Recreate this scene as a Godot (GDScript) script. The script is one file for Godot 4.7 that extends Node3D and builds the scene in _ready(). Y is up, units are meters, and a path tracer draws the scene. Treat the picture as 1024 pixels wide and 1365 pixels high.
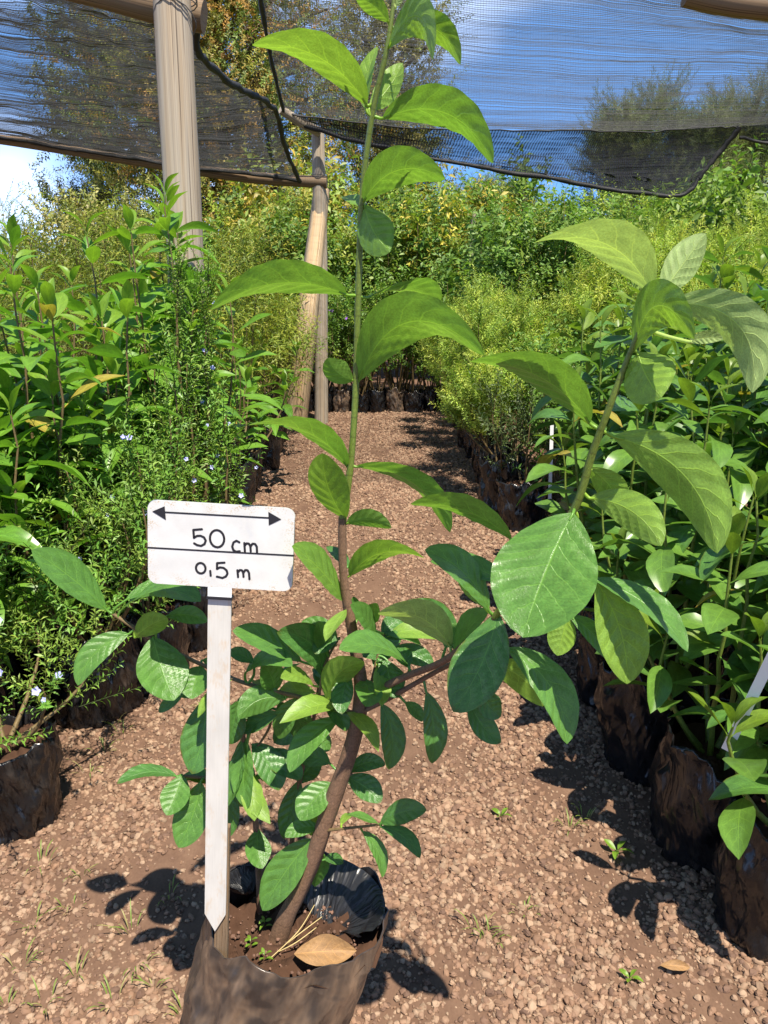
extends Node3D

# ---------------------------------------------------------------- lens geometry (metres, y up, camera looks along -z)
const EYE := Vector3(0, 1.1, 0)
const PITCH := 16.4
const LENS := 1025.0
var cam_up: Vector3
var cam_fwd: Vector3
var rng := RandomNumberGenerator.new()
var M := {}
var used := {}

func at(x: float, y: float, dist: float) -> Vector3:      # the place that is dist metres down the path on the sight line x, y
	var r := Vector3((x - 512.0) / LENS, 0, 0) + cam_up * (-(y - 682.5) / LENS) + cam_fwd
	return EYE + r * (dist / -r.z)

func ground_at(x: float, y: float) -> Vector3:
	var r := Vector3((x - 512.0) / LENS, 0, 0) + cam_up * (-(y - 682.5) / LENS) + cam_fwd
	return EYE + r * (EYE.y / -r.y)

func metres_per(p: Vector3) -> float:
	return (p - EYE).dot(cam_fwd) / LENS

# ---------------------------------------------------------------- mesh helpers
class Buf:
	var v := PackedVector3Array()
	var n := PackedVector3Array()
	var uv := PackedVector2Array()
	var c := PackedColorArray()
	var i := PackedInt32Array()
	func put(p: Vector3, nn: Vector3, t: Vector2, col := Color.WHITE) -> int:
		v.append(p); n.append(nn); uv.append(t); c.append(col)
		return v.size() - 1
	func tri(a: int, b: int, d: int) -> void:
		var g := (v[b] - v[a]).cross(v[d] - v[a])
		if g.dot(n[a] + n[b] + n[d]) > 0.0:
			i.append(a); i.append(d); i.append(b)
		else:
			i.append(a); i.append(b); i.append(d)
	func quad(a: int, b: int, d: int, e: int) -> void:
		tri(a, b, d); tri(a, d, e)
	func mesh() -> ArrayMesh:
		var a := []
		a.resize(Mesh.ARRAY_MAX)
		a[Mesh.ARRAY_VERTEX] = v; a[Mesh.ARRAY_NORMAL] = n; a[Mesh.ARRAY_TEX_UV] = uv; a[Mesh.ARRAY_COLOR] = c; a[Mesh.ARRAY_INDEX] = i
		var m := ArrayMesh.new()
		m.add_surface_from_arrays(Mesh.PRIMITIVE_TRIANGLES, a)
		return m

func numbered(called: String) -> String:
	used[called] = used.get(called, -1) + 1
	return called if used[called] == 0 else "%s_%03d" % [called, used[called]]

func obj(called: String, mesh: Mesh, m: Material, parent: Node, where := Transform3D()) -> MeshInstance3D:
	var o := MeshInstance3D.new()
	o.name = called if parent != self else numbered(called)
	o.mesh = mesh
	o.material_override = m
	o.transform = where
	parent.add_child(o, true)
	return o

func tag(o: Node, label: String, category: String, group := "") -> void:
	o.set_meta("label", label); o.set_meta("category", category)
	if group != "": o.set_meta("group", group)

func thing(called: String, label: String, category: String, where := Vector3.ZERO, group := "") -> Node3D:
	var o := Node3D.new()
	o.name = numbered(called)
	add_child(o)
	o.position = where
	tag(o, label, category, group)
	return o

func smooth(pts: Array, rad: Array, per := 5) -> Array:
	var p := PackedVector3Array()
	var r := PackedFloat32Array()
	for k in pts.size() - 1:
		var a: Vector3 = pts[max(k - 1, 0)]
		var b: Vector3 = pts[k]
		var c: Vector3 = pts[k + 1]
		var d: Vector3 = pts[min(k + 2, pts.size() - 1)]
		for j in per:
			var t := float(j) / per
			p.append(b.cubic_interpolate(c, a, d, t)); r.append(lerpf(rad[k], rad[k + 1], t))
	p.append(pts[-1]); r.append(rad[-1])
	return [p, r]

func tube(b: Buf, p: PackedVector3Array, r: PackedFloat32Array, sides := 7, v_per_m := 6.0, fixed_uv := Vector2(-1, 0), wobble: FastNoiseLite = null, capped := false, amp := 0.5) -> void:
	var side := Vector3.RIGHT
	var first := b.v.size()
	var run := 0.0
	for k in p.size():
		var t := (p[min(k + 1, p.size() - 1)] - p[max(k - 1, 0)]).normalized()
		side = (side - t * side.dot(t))
		if side.length() < 0.05: side = t.cross(Vector3(0.3, 0.2, 0.9))
		side = side.normalized()
		var other := t.cross(side)
		if k > 0: run += p[k].distance_to(p[k - 1])
		for j in sides + 1:
			var a := TAU * j / sides
			var d := side * cos(a) + other * sin(a)
			var rr := r[k]
			if wobble: rr *= 1.0 + amp * wobble.get_noise_3d(cos(a) * 6.0, sin(a) * 6.0, run * 9.0)
			b.put(p[k] + d * rr, d, fixed_uv if fixed_uv.x >= 0.0 else Vector2(float(j) / sides, run * v_per_m))
	for k in p.size() - 1:
		for j in sides:
			var q := first + k * (sides + 1) + j
			b.quad(q, q + 1, q + sides + 2, q + sides + 1)
	if capped:
		for e in [0, p.size() - 1]:
			var nn := (p[e] - p[1 if e == 0 else e - 1]).normalized()
			var c := b.put(p[e] + nn * r[e] * 0.08, nn, Vector2(0.5, 0.5))
			var ring := []
			for j in sides + 1: ring.append(b.put(b.v[first + e * (sides + 1) + j], nn, Vector2(0.5 + 0.4 * cos(TAU * j / sides), 0.5 + 0.4 * sin(TAU * j / sides))))
			for j in sides: b.tri(c, ring[j], ring[j + 1])

func box(b: Buf, c: Vector3, s: Vector3) -> void:
	for ax in 3:
		for sg in [-1.0, 1.0]:
			var n := Vector3.ZERO
			n[ax] = sg
			var e := Vector3.ZERO
			e[(ax + 1) % 3] = s[(ax + 1) % 3] * 0.5
			var f := Vector3.ZERO
			f[(ax + 2) % 3] = s[(ax + 2) % 3] * 0.5
			var o := c + n * s[ax] * 0.5
			var q := [b.put(o - e - f, n, Vector2(0, 0)), b.put(o + e - f, n, Vector2(1, 0)), b.put(o + e + f, n, Vector2(1, 1)), b.put(o - e + f, n, Vector2(0, 1))]
			b.quad(q[0], q[1], q[2], q[3])

# one leaf blade: a curved midrib with two halves folded up a little and bulging between the side veins
func blade(b: Buf, B: Vector3, C: Vector3, T: Vector3, nrm: Vector3, w: float, nl: int, nw: int, fold: float, ripple: float, peak := 1.12, sharp := 0.8, col := Color.WHITE, twist := 0.0, wave := 0.0) -> void:
	var first := b.v.size()
	for k in nl + 1:
		var v := float(k) / nl
		var p := B * (1 - v) * (1 - v) + C * 2.0 * v * (1 - v) + T * v * v
		var t := ((C - B) * (1 - v) + (T - C) * v).normalized()
		var s := t.cross(nrm).normalized()
		var nn := s.cross(t).normalized()
		if twist != 0.0:
			s = s.rotated(t, twist * (v - 0.4)); nn = nn.rotated(t, twist * (v - 0.4))
		var half := 0.5 * w * maxf(pow(maxf(sin(PI * pow(v, peak)), 0.0), sharp), 0.0)
		if k == nl: half = 0.0
		if k == 0: half = w * 0.015
		for j in nw * 2 + 1:
			var u := float(j - nw) / nw
			var au := absf(u)
			var rise := au * half * sin(fold) + ripple * au * (1.2 - au) * sin(TAU * (6.5 * v - 1.5 * au)) * minf(1.0, 4.0 * v) * minf(1.0, 4.0 * (1 - v)) + wave * half * sin(7.0 * v + 3.0 * signf(u)) * au * au
			b.put(p + s * (u * half * cos(fold)) + nn * rise, nn, Vector2(0.5 + 0.5 * u, v), col)
	var row := nw * 2 + 1
	for k in nl + 1:                                          # normals from the bent grid itself
		for j in row:
			var q := first + k * row + j
			var kk := clampi(k, 1, nl - 1)
			var qq := first + kk * row + j
			var du := b.v[first + kk * row + mini(j + 1, row - 1)] - b.v[first + kk * row + maxi(j - 1, 0)]
			var dv := b.v[qq + row] - b.v[qq - row]
			var g := du.cross(dv)
			if g.dot(b.n[q]) < 0.0: g = -g
			if g.length() > 1e-12: b.n[q] = g.normalized()
	for k in nl:
		for j in row - 1:
			var q := first + k * row + j
			b.quad(q, q + 1, q + row + 1, q + row)

# ---------------------------------------------------------------- textures and materials
func lin(r: float, g: float, b: float) -> Color:
	return Color(r, g, b).linear_to_srgb()

func noise(sd: int, freq: float, octaves := 4, kind := FastNoiseLite.TYPE_SIMPLEX_SMOOTH) -> FastNoiseLite:
	var f := FastNoiseLite.new()
	f.seed = sd; f.frequency = freq; f.noise_type = kind; f.fractal_octaves = octaves
	if octaves <= 1: f.fractal_type = FastNoiseLite.FRACTAL_NONE
	return f

func picture(w: int, h: int, fill: Callable, alpha := false) -> ImageTexture:
	var im := Image.create(w, h, false, Image.FORMAT_RGBA8 if alpha else Image.FORMAT_RGB8)
	for y in h:
		for x in w:
			im.set_pixel(x, y, fill.call(float(x) / w, float(y) / h))
	return ImageTexture.create_from_image(im)

func std(c: Color, rough := 0.8, spec := 0.5) -> StandardMaterial3D:
	var m := StandardMaterial3D.new()
	m.albedo_color = c
	m.roughness = rough
	m.metallic_specular = spec
	m.cull_mode = BaseMaterial3D.CULL_DISABLED
	return m

func leaf_material(c: Color, tex: Texture2D, rough: float, through: float, height: Texture2D = null, tint := false, passing := Color(0.92, 1.0, 0.5)) -> StandardMaterial3D:
	var m := std(c, rough, 0.5)
	m.albedo_texture = tex
	m.backlight_enabled = true
	m.backlight = Color(passing.r * through, passing.g * through, passing.b * through).linear_to_srgb()
	m.vertex_color_use_as_albedo = tint
	if height:
		m.heightmap_enabled = true
		m.heightmap_texture = height
		m.heightmap_scale = 0.08
	return m

func make_materials() -> void:
	var n1 := noise(3, 3.2)
	var n2 := noise(4, 22.0, 3)
	var n3 := noise(5, 90.0, 2)
	var vein := func(u: float, v: float) -> float:               # 1 on a vein, 0 between
		var a := absf(u - 0.5) * 2.0
		var mid := clampf(1.0 - a / (0.045 * (1.1 - v * 0.7)), 0.0, 1.0)
		var ph := 6.5 * v - 1.5 * a + 0.25 + n1.get_noise_2d(u * 1.2, v * 1.2) * 0.14
		var side := absf(ph - roundf(ph))
		var lat := clampf(1.0 - side / 0.055, 0.0, 1.0) * clampf(1.25 - a, 0.0, 1.0) * 0.8
		var net := clampf(n3.get_noise_2d(u * 1.0, v * 1.4) * 0.6, 0.0, 0.18)
		return clampf(maxf(mid, lat) + net, 0.0, 1.0)
	M.vein_color = picture(192, 384, func(u, v):
		var k: float = vein.call(u, v)
		var g := 0.80 + 0.11 * n1.get_noise_2d(u, v) + 0.10 * n2.get_noise_2d(u, v * 2.0) + 0.05 * n3.get_noise_2d(u, v)
		var spot := clampf((n2.get_noise_2d(u * 1.7 + 9.0, v * 3.1) - 0.45) * 9.0, 0.0, 1.0) * 0.45
		var col := Color(g * 0.97, g, g * 0.95).lerp(Color(1.0, 1.0, 0.86), k * 0.9)
		return col.lerp(Color(0.75, 0.58, 0.36), spot))
	M.vein_worn = picture(192, 384, func(u, v):
		var k: float = vein.call(u, v)
		var g := 0.78 + 0.13 * n1.get_noise_2d(u * 1.3 + 4.0, v) + 0.12 * n2.get_noise_2d(u + 3.0, v * 2.0)
		var a := absf(u - 0.5) * 2.0
		var spot := clampf((n2.get_noise_2d(u * 1.5 + 2.0, v * 2.7 + 5.0) - 0.42) * 7.0, 0.0, 1.0) * 0.6
		var brown := clampf((maxf(a - 0.90, 0.0) * 8.0 + maxf(v - 0.93, 0.0) * 14.0) * (0.5 + 2.0 * n1.get_noise_2d(u * 2.0 + 8.0, v * 2.0)), 0.0, 0.8)
		var col := Color(g * 0.98, g, g * 0.96).lerp(Color(1.0, 1.0, 0.86), k * 0.85)
		return col.lerp(Color(0.88, 0.60, 0.38), maxf(spot, brown)))
	M.vein_height = picture(192, 384, func(u, v):
		var k: float = vein.call(u, v)
		var g := 0.6 - 0.45 * k + 0.08 * n2.get_noise_2d(u, v)
		return Color(g, g, g))
	M.leaf_plain = picture(64, 128, func(u, v):
		var a := absf(u - 0.5) * 2.0
		var g: float = 0.90 + 0.08 * n1.get_noise_2d(u, v) + 0.08 * n2.get_noise_2d(u, v)
		return Color(g, g, g * 0.95).lerp(Color(1, 1, 0.8), 0.6 * clampf(1.0 - a / 0.10, 0.0, 1.0)))
	# the tall shrub and its kin
	M.hero_mature = leaf_material(lin(0.185, 0.40, 0.085), M.vein_color, 0.30, 0.90, M.vein_height)
	M.hero_old = leaf_material(lin(0.135, 0.33, 0.080), M.vein_worn, 0.28, 0.75, M.vein_height)
	M.hero_upper = leaf_material(lin(0.29, 0.51, 0.090), M.vein_color, 0.34, 0.95, M.vein_height)
	M.hero_young = leaf_material(lin(0.38, 0.60, 0.10), M.vein_color, 0.36, 0.95, M.vein_height)
	M.hero_pale = leaf_material(lin(0.56, 0.72, 0.28), M.vein_color, 0.50, 0.95, M.vein_height)
	M.kin = [leaf_material(lin(0.20, 0.38, 0.070), M.vein_color, 0.30, 0.8), leaf_material(lin(0.145, 0.32, 0.070), M.vein_worn, 0.28, 0.7), leaf_material(lin(0.25, 0.38, 0.045), M.vein_color, 0.42, 0.9)]
	M.broad = [leaf_material(lin(0.24, 0.48, 0.055), M.vein_color, 0.36, 0.85), leaf_material(lin(0.19, 0.42, 0.055), M.vein_worn, 0.32, 0.8), leaf_material(lin(0.30, 0.50, 0.055), M.vein_color, 0.42, 0.95)]
	M.small = leaf_material(Color.WHITE, M.leaf_plain, 0.5, 0.85, null, true)
	M.yellowed = leaf_material(lin(0.56, 0.46, 0.09), M.vein_worn, 0.4, 0.8)
	var dry := std(lin(0.42, 0.22, 0.10), 0.7)
	dry.albedo_texture = M.vein_color
	dry.backlight_enabled = true
	dry.backlight = Color(0.35, 0.3, 0.2)
	M.dry = dry
	M.petal_blue = std(lin(0.33, 0.34, 0.68), 0.6)
	M.petal_purple = std(lin(0.32, 0.12, 0.55), 0.6)
	# stems
	var bark := picture(64, 256, func(u, v):
		var ring := clampf(1.0 - absf(fposmod(v * 5.0, 1.0) - 0.5) / 0.05, 0.0, 1.0)
		var g: float = 0.72 + 0.2 * n2.get_noise_2d(u * 3.0, v * 1.0) + 0.15 * n3.get_noise_2d(u, v * 2.0)
		return Color(g, g * 0.97, g * 0.93).lerp(Color(0.42, 0.36, 0.3), ring * 0.45))
	M.bark = std(lin(0.30, 0.18, 0.115), 0.8)
	M.bark.albedo_texture = bark
	M.green_stem = std(lin(0.24, 0.36, 0.055), 0.5)
	M.green_stem.albedo_texture = bark
	M.twig = std(lin(0.26, 0.19, 0.08), 0.7)
	M.twig.albedo_texture = bark
	M.tree_bark = std(lin(0.13, 0.10, 0.075), 0.9)
	M.tree_bark.albedo_texture = bark
	# weathered timber
	var w1 := noise(21, 1.0, 3)
	var wood := picture(256, 1024, func(u, v):
		var x := cos(u * TAU)
		var z := sin(u * TAU)
		var g := 0.80 + 0.09 * w1.get_noise_3d(x * 16.0, z * 16.0, v * 3.0) + 0.12 * w1.get_noise_3d(x * 50.0, z * 50.0, v * 6.0)
		var crack := clampf((w1.get_noise_3d(x * 9.0 + 40.0, z * 9.0, v * 1.3) - 0.36) * 16.0, 0.0, 1.0)
		var warm := clampf(0.5 + w1.get_noise_3d(x * 2.0 + 7.0, z * 2.0, v * 3.0), 0.0, 1.0)
		var c := Color(g, g * 0.97, g * 0.92).lerp(Color(g, g * 0.86, g * 0.68), warm * 0.5)
		return c.lerp(Color(0.33, 0.28, 0.24), crack * 0.75))
	var wood_h := picture(256, 1024, func(u, v):
		var x := cos(u * TAU)
		var z := sin(u * TAU)
		var g := 0.6 + 0.3 * w1.get_noise_3d(x * 50.0, z * 50.0, v * 9.0) - 0.6 * clampf((w1.get_noise_3d(x * 9.0 + 40.0, z * 9.0, v * 1.3) - 0.34) * 7.0, 0.0, 1.0)
		return Color(g, g, g))
	M.timber = std(lin(0.56, 0.53, 0.49), 0.85)
	M.timber.albedo_texture = wood
	M.timber.heightmap_enabled = true
	M.timber.heightmap_texture = wood_h
	M.timber.heightmap_scale = 0.05
	M.timber_warm = M.timber.duplicate()
	M.timber_warm.albedo_color = lin(0.80, 0.66, 0.48)
	M.timber_brown = M.timber.duplicate()
	M.timber_brown.albedo_color = lin(0.30, 0.225, 0.155)
	M.wire = std(lin(0.10, 0.09, 0.085), 0.5)
	# plastic bags
	var d1 := noise(31, 1.0, 3)
	var d2 := noise(32, 1.0, 2)
	var dust := func(amount: float, low: Color, high: Color):
		return picture(256, 256, func(u, v):
			var x := cos(u * TAU)
			var z := sin(u * TAU)
			var k := clampf(0.45 + amount + 1.0 * d1.get_noise_3d(x * 1.0, z * 1.0, v * 1.6) + 0.25 * d2.get_noise_3d(x * 6.0, z * 6.0, v * 9.0), 0.0, 1.0)
			var rubbed := clampf(d2.get_noise_3d(x * 1.2 + 9.0, z * 1.2, v * 7.0) * 1.3 - 0.1, 0.0, 0.6)
			return low.lerp(high, clampf(k - rubbed, 0.0, 1.0)))
	M.bag_dusty = std(Color.WHITE, 0.34)
	M.bag_dusty.albedo_texture = dust.call(0.10, lin(0.040, 0.032, 0.028), lin(0.185, 0.122, 0.078))
	M.bag_black = std(Color.WHITE, 0.24)
	M.bag_black.albedo_texture = dust.call(-0.42, lin(0.009, 0.009, 0.010), lin(0.062, 0.046, 0.035))
	M.bag_inside = std(lin(0.016, 0.016, 0.018), 0.36)
	var crinkle := picture(256, 256, func(u, v):
		var x := cos(u * TAU)
		var z := sin(u * TAU)
		var g := 1.0 - absf(d2.get_noise_3d(x * 1.3, z * 1.3, v * 3.0 + x * 1.5)) * 1.1 - 0.35 * absf(d2.get_noise_3d(x * 3.0 + z, z * 3.0 + 7.0, v * 5.0))
		return Color(g, g, g))
	for m in [M.bag_black, M.bag_dusty, M.bag_inside]:
		m.heightmap_enabled = true
		m.heightmap_texture = crinkle
		m.heightmap_scale = 0.35
	# earth
	var s1 := noise(41, 2.0, 5)
	var s2 := noise(42, 60.0, 4)
	var earth := noise_tile(512, func(c: Vector4):
		var g := 0.5 + 0.5 * fourd(s1, c, 1.0) + 0.35 * fourd(s2, c, 0.35)
		return lin(0.082, 0.046, 0.031).lerp(lin(0.180, 0.110, 0.072), clampf(g, 0.0, 1.0)))
	M.earth = std(Color.WHITE, 0.95, 0.25)
	M.earth.albedo_texture = earth
	M.earth.uv1_triplanar = true
	M.earth.uv1_world_triplanar = true
	M.earth.uv1_scale = Vector3(1.3, 1.3, 1.3)
	M.earth.heightmap_enabled = true
	M.earth.heightmap_texture = earth
	M.earth.heightmap_scale = 1.0
	M.stone = std(Color.WHITE, 0.85, 0.4)
	M.stone.vertex_color_use_as_albedo = true
	M.soil = M.earth.duplicate()
	M.soil.albedo_color = Color(0.72, 0.68, 0.66)
	M.soil.uv1_scale = Vector3(3, 3, 3)
	# sign
	var p1 := noise(51, 3.0, 4)
	var p2 := noise(52, 40.0, 3)
	M.plate = std(Color.WHITE, 0.42)
	M.plate.albedo_texture = picture(512, 320, func(u, v):
		var g := 0.55 + 0.05 * p1.get_noise_2d(u * 1.6, v) + 0.012 * p2.get_noise_2d(u, v)
		var edge := minf(minf(u * 1.6, (1.0 - u) * 1.6), minf(v, 1.0 - v))
		var grime := clampf(p2.get_noise_2d(u * 1.6, v) * 1.4 + p1.get_noise_2d(u * 3.0, v * 2.0) - 0.35, 0.0, 1.0) * clampf(1.0 - edge / 0.16, 0.0, 1.0)
		var rub := 0.035 * clampf(p2.get_noise_2d(u * 0.5, v * 0.12) + 0.2, 0.0, 1.0) * clampf(1.0 - absf(v - 0.3) * 5.0, 0.0, 1.0) * clampf(1.0 - absf(u - 0.7) * 4.0, 0.0, 1.0)
		return Color(g, g, g * 0.985).linear_to_srgb().lerp(Color(0.62, 0.48, 0.30), grime * 0.8).lerp(Color(0.55, 0.58, 0.68), rub * 4.0))
	M.stake_white = std(Color.WHITE, 0.55)
	M.stake_white.albedo_texture = picture(64, 512, func(u, v):
		var g: float = 0.50 + 0.05 * p1.get_noise_2d(u * 0.3, v * 2.0)
		var grain := 0.04 * p2.get_noise_2d(u * 0.6, v * 0.15)
		var dirt := clampf(p1.get_noise_2d(u * 0.4 + 5.0, v * 4.0) + 0.45 * p2.get_noise_2d(u * 0.2, v) - 0.14, 0.0, 1.0)
		return lin(g + grain, (g + grain) * 0.965, (g + grain) * 0.90).lerp(lin(0.46, 0.32, 0.20), dirt * 0.75))
	M.ink = std(lin(0.012, 0.012, 0.016), 0.5)
	M.straw = std(lin(0.42, 0.32, 0.14), 0.7)
	M.white_plastic = std(lin(0.78, 0.78, 0.78), 0.45)
	M.grey_tag = std(lin(0.42, 0.43, 0.44), 0.5)
	# shade net: black knitted threads with open holes
	var k1 := noise(61, 1.0, 3)
	var dense := picture(512, 512, func(u, v):
		var warp := absf(fposmod(u * 85.0, 1.0) - 0.5) * 2.0
		return Color(0.22, 0.225, 0.25, clampf((0.92 if warp > 0.5 else 0.62) * (0.92 + 0.35 * k1.get_noise_2d(u * 4.0, v * 22.0)), 0.0, 1.0)), true)
	M.net_dense = std(Color.WHITE, 0.6, 0.3)
	M.net_dense.albedo_texture = dense
	M.net_dense.transparency = BaseMaterial3D.TRANSPARENCY_ALPHA
	M.thread = std(lin(0.026, 0.027, 0.030), 0.5)
	M.hem = std(lin(0.012, 0.012, 0.014), 0.7)

func fourd(f: FastNoiseLite, c: Vector4, s: float) -> float:     # a noise that repeats without a seam
	return 0.5 * (f.get_noise_3d(c.x * s, c.y * s, c.z * s) + f.get_noise_3d(c.y * s + 31.0, c.w * s, c.x * s - 17.0))

func noise_tile(size: int, fill: Callable) -> ImageTexture:
	return picture(size, size, func(u, v): return fill.call(Vector4(cos(u * TAU), sin(u * TAU), cos(v * TAU), sin(v * TAU))))

# ---------------------------------------------------------------- bags
func bag_mesh(sd: int, rx: float, rz: float, h: float, taper: float, dip: float, wrinkle: float, inner_drop := 0.06, sides := 56) -> ArrayMesh:
	var b := Buf.new()
	var f := noise(sd, 1.0, 3)
	var rows := [0.0, 0.03, 0.08, 0.14, 0.2, 0.26, 0.32, 0.38, 0.44, 0.5, 0.56, 0.62, 0.68, 0.74, 0.8, 0.86, 0.92, 0.97, 1.0, 0.985, 0.92, 0.82, 0.72]
	for k in rows.size():
		var y: float = rows[k]
		var inside: bool = k > 18
		for j in sides + 1:
			var a := TAU * j / sides
			var x := cos(a)
			var z := sin(a)
			var top := h * (1.0 + dip * f.get_noise_2d(x * 1.3 + 8.0, z * 1.3))
			var yy: float = top * y if not inside else top - h * (1.0 - y) * inner_drop / 0.06
			var rr := lerpf(taper, 1.0, smoothstep(0.0, 1.0, y))
			if k == 0: rr *= 0.93
			var wr := 1.1 * f.get_noise_3d(x * 1.6, z * 1.6, y * 1.6) - 1.0 * absf(f.get_noise_3d(x * 1.8 + 20.0, z * 1.8, y * 2.2 + x * 1.5)) - 0.18 * absf(f.get_noise_3d(x * 4.0 - z, z * 4.0, y * 5.0 - x * 2.0)) + 0.3
			rr *= 1.0 + wrinkle * wr
			if k == 18: rr *= 0.985
			if inside: rr *= 0.968 - 0.03 * (1.0 - y) * 4.0
			b.put(Vector3(x * rx * rr, yy, z * rz * rr), Vector3(x, 0, z) * (-1.0 if inside else 1.0), Vector2(float(j) / sides * 2.0, yy / h if not inside else 0.9))
	var w := sides + 1
	for k in rows.size():
		for j in w:
			var q := k * w + j
			var du := b.v[k * w + (j + 1) % sides] - b.v[k * w + (j - 1 + sides) % sides]
			var dv := b.v[mini(k + 1, rows.size() - 1) * w + j] - b.v[maxi(k - 1, 0) * w + j]
			var g := du.cross(dv)
			if k == 18: g = Vector3.UP
			elif g.dot(b.n[q]) < 0.0: g = -g
			b.n[q] = g.normalized()
	for k in rows.size() - 1:
		for j in sides:
			b.quad(k * w + j, k * w + j + 1, (k + 1) * w + j + 1, (k + 1) * w + j)
	return b.mesh()

func soil_mesh(sd: int, rx: float, rz: float) -> ArrayMesh:
	var b := Buf.new()
	var f := noise(sd, 14.0, 4)
	var rings := 9
	var sides := 28
	for k in rings + 1:
		for j in sides:
			var a := TAU * j / sides
			var p := Vector3(cos(a) * rx, 0, sin(a) * rz) * (float(k) / rings)
			p.y = 0.028 * f.get_noise_2d(p.x * 4.0, p.z * 4.0) + 0.006 * f.get_noise_2d(p.x * 22.0, p.z * 22.0)
			b.put(p, Vector3.UP, Vector2(p.x, p.z) * 4.0)
	for k in rings:
		for j in sides:
			var j2 := (j + 1) % sides
			b.quad(k * sides + j, k * sides + j2, (k + 1) * sides + j2, (k + 1) * sides + j)
	for k in rings + 1:
		for j in sides:
			if k == 0: continue
			var du := b.v[k * sides + (j + 1) % sides] - b.v[k * sides + (j - 1 + sides) % sides]
			var dv := b.v[mini(k + 1, rings) * sides + j] - b.v[(k - 1) * sides + j]
			var g := du.cross(dv)
			b.n[k * sides + j] = (g if g.y > 0 else -g).normalized()
	return b.mesh()

var bag_shapes := []
var bag_soil: ArrayMesh
func bag_under(parent: Node3D, kind: int, scale_by: Vector3, turn: float, dusty := false, lean := Vector2.ZERO) -> MeshInstance3D:
	var basis_ := Basis.from_euler(Vector3(lean.x, turn, lean.y)) * Basis.from_scale(scale_by)
	var o := obj("grow_bag", bag_shapes[kind % bag_shapes.size()], M.bag_dusty if dusty else M.bag_black, parent, Transform3D(basis_, Vector3.ZERO))
	obj("soil", bag_soil, M.soil, o, Transform3D(Basis(), Vector3(0, 0.205, 0)))
	return o

# ---------------------------------------------------------------- leafy plants
var leaf_shapes := {}
func leaf_set(called: String, ratio: float, droops: Array, fold: float, ripple: float, peak: float, sharp: float) -> void:
	leaf_shapes[called] = []
	for d in droops:
		var b := Buf.new()
		tube(b, PackedVector3Array([Vector3(-0.10, -0.02, 0), Vector3(0.03, 0, 0)]), PackedFloat32Array([0.012, 0.01]), 4, 1.0, Vector2(0.5, 0.2))
		blade(b, Vector3.ZERO, Vector3(0.5, 0.16 * d[0], 0), Vector3(1.0, -0.42 * d[0], 0.1 * d[1]), Vector3.UP, ratio, 8, 2, fold, ripple, peak, sharp, Color.WHITE, d[1], 0.12)
		leaf_shapes[called].append(b.mesh())

func stem_curve(foot: Vector3, tip: Vector3, bow: Vector3, count := 9) -> PackedVector3Array:
	var p := PackedVector3Array()
	for k in count:
		var t := float(k) / (count - 1)
		p.append(foot.lerp(tip, t) + bow * (4.0 * t * (1.0 - t)) + Vector3(rng.randf_range(-1, 1), 0, rng.randf_range(-1, 1)) * 0.008 * t)
	return p

# a plant whose leaves can be told apart: each is a part of its own
func leafy_plant(node: Node3D, height: float, spread: float, stems: int, leaf: float, kind: String, mats: Array, soil_y := 0.21, spacing := 0.055, most := 130, bare := 0.18, stem_mat: Material = null) -> void:
	var made := 0
	for s in stems:
		var az := TAU * (s + rng.randf() * 0.7) / stems
		var out := spread * (0.25 + 0.75 * sqrt(rng.randf())) if s > 0 else spread * 0.1
		var h := height * (1.0 if s == 0 else rng.randf_range(0.62, 0.97))
		var foot := Vector3(cos(az) * 0.02, soil_y - 0.02, sin(az) * 0.02)
		var tip := Vector3(cos(az) * out, h, sin(az) * out)
		var p := stem_curve(foot, tip, Vector3(cos(az), 0.0, sin(az)) * out * 0.22)
		var r := PackedFloat32Array()
		for k in p.size(): r.append(lerpf(0.0065, 0.0022, float(k) / (p.size() - 1)))
		var b := Buf.new()
		tube(b, p, r, 6)
		obj("stem", b.mesh(), stem_mat if stem_mat else M.twig, node)
		var long := 0.0
		for k in p.size() - 1: long += p[k].distance_to(p[k + 1])
		var n := int((long * (1.0 - bare)) / spacing)
		var turn := rng.randf() * TAU
		for k in n:
			var t := bare + (1.0 - bare) * (float(k) + 0.5) / n
			var f := t * (p.size() - 1)
			var i := mini(int(f), p.size() - 2)
			var q := p[i].lerp(p[i + 1], f - i)
			turn += PI * 0.5 + rng.randf_range(-0.4, 0.4)
			for side in 2:
				if made >= most or rng.randf() < 0.1: continue
				var a := turn + PI * side + rng.randf_range(-0.3, 0.3)
				var young := t > 0.9
				var lift := rng.randf_range(0.35, 1.05) if young else rng.randf_range(-0.35, 0.6)
				put_leaf(node, q, a, lift, leaf * (rng.randf_range(0.5, 0.8) if young else rng.randf_range(0.75, 1.2)), kind, M.yellowed if rng.randf() < 0.02 else (mats[2] if young and rng.randf() < 0.7 else mats[0 if rng.randf() < 0.55 else 1]))
				made += 1
		for k in 2: put_leaf(node, p[p.size() - 1], turn + PI * k, 1.2, leaf * 0.55, kind, mats[2])

func put_leaf(node: Node3D, q: Vector3, a: float, lift: float, size: float, kind: String, m: Material) -> void:
	var x := Vector3(cos(a) * cos(lift), sin(lift), sin(a) * cos(lift))
	var y := (Vector3.UP - x * x.y).normalized().rotated(x, rng.randf_range(-0.5, 0.5))
	var z := x.cross(y)
	var set_: Array = leaf_shapes[kind]
	obj("leaf", set_[rng.randi() % set_.size()], m, node, Transform3D(Basis(x, y, z) * Basis.from_scale(Vector3.ONE * size), q + x * size * 0.1))

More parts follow.
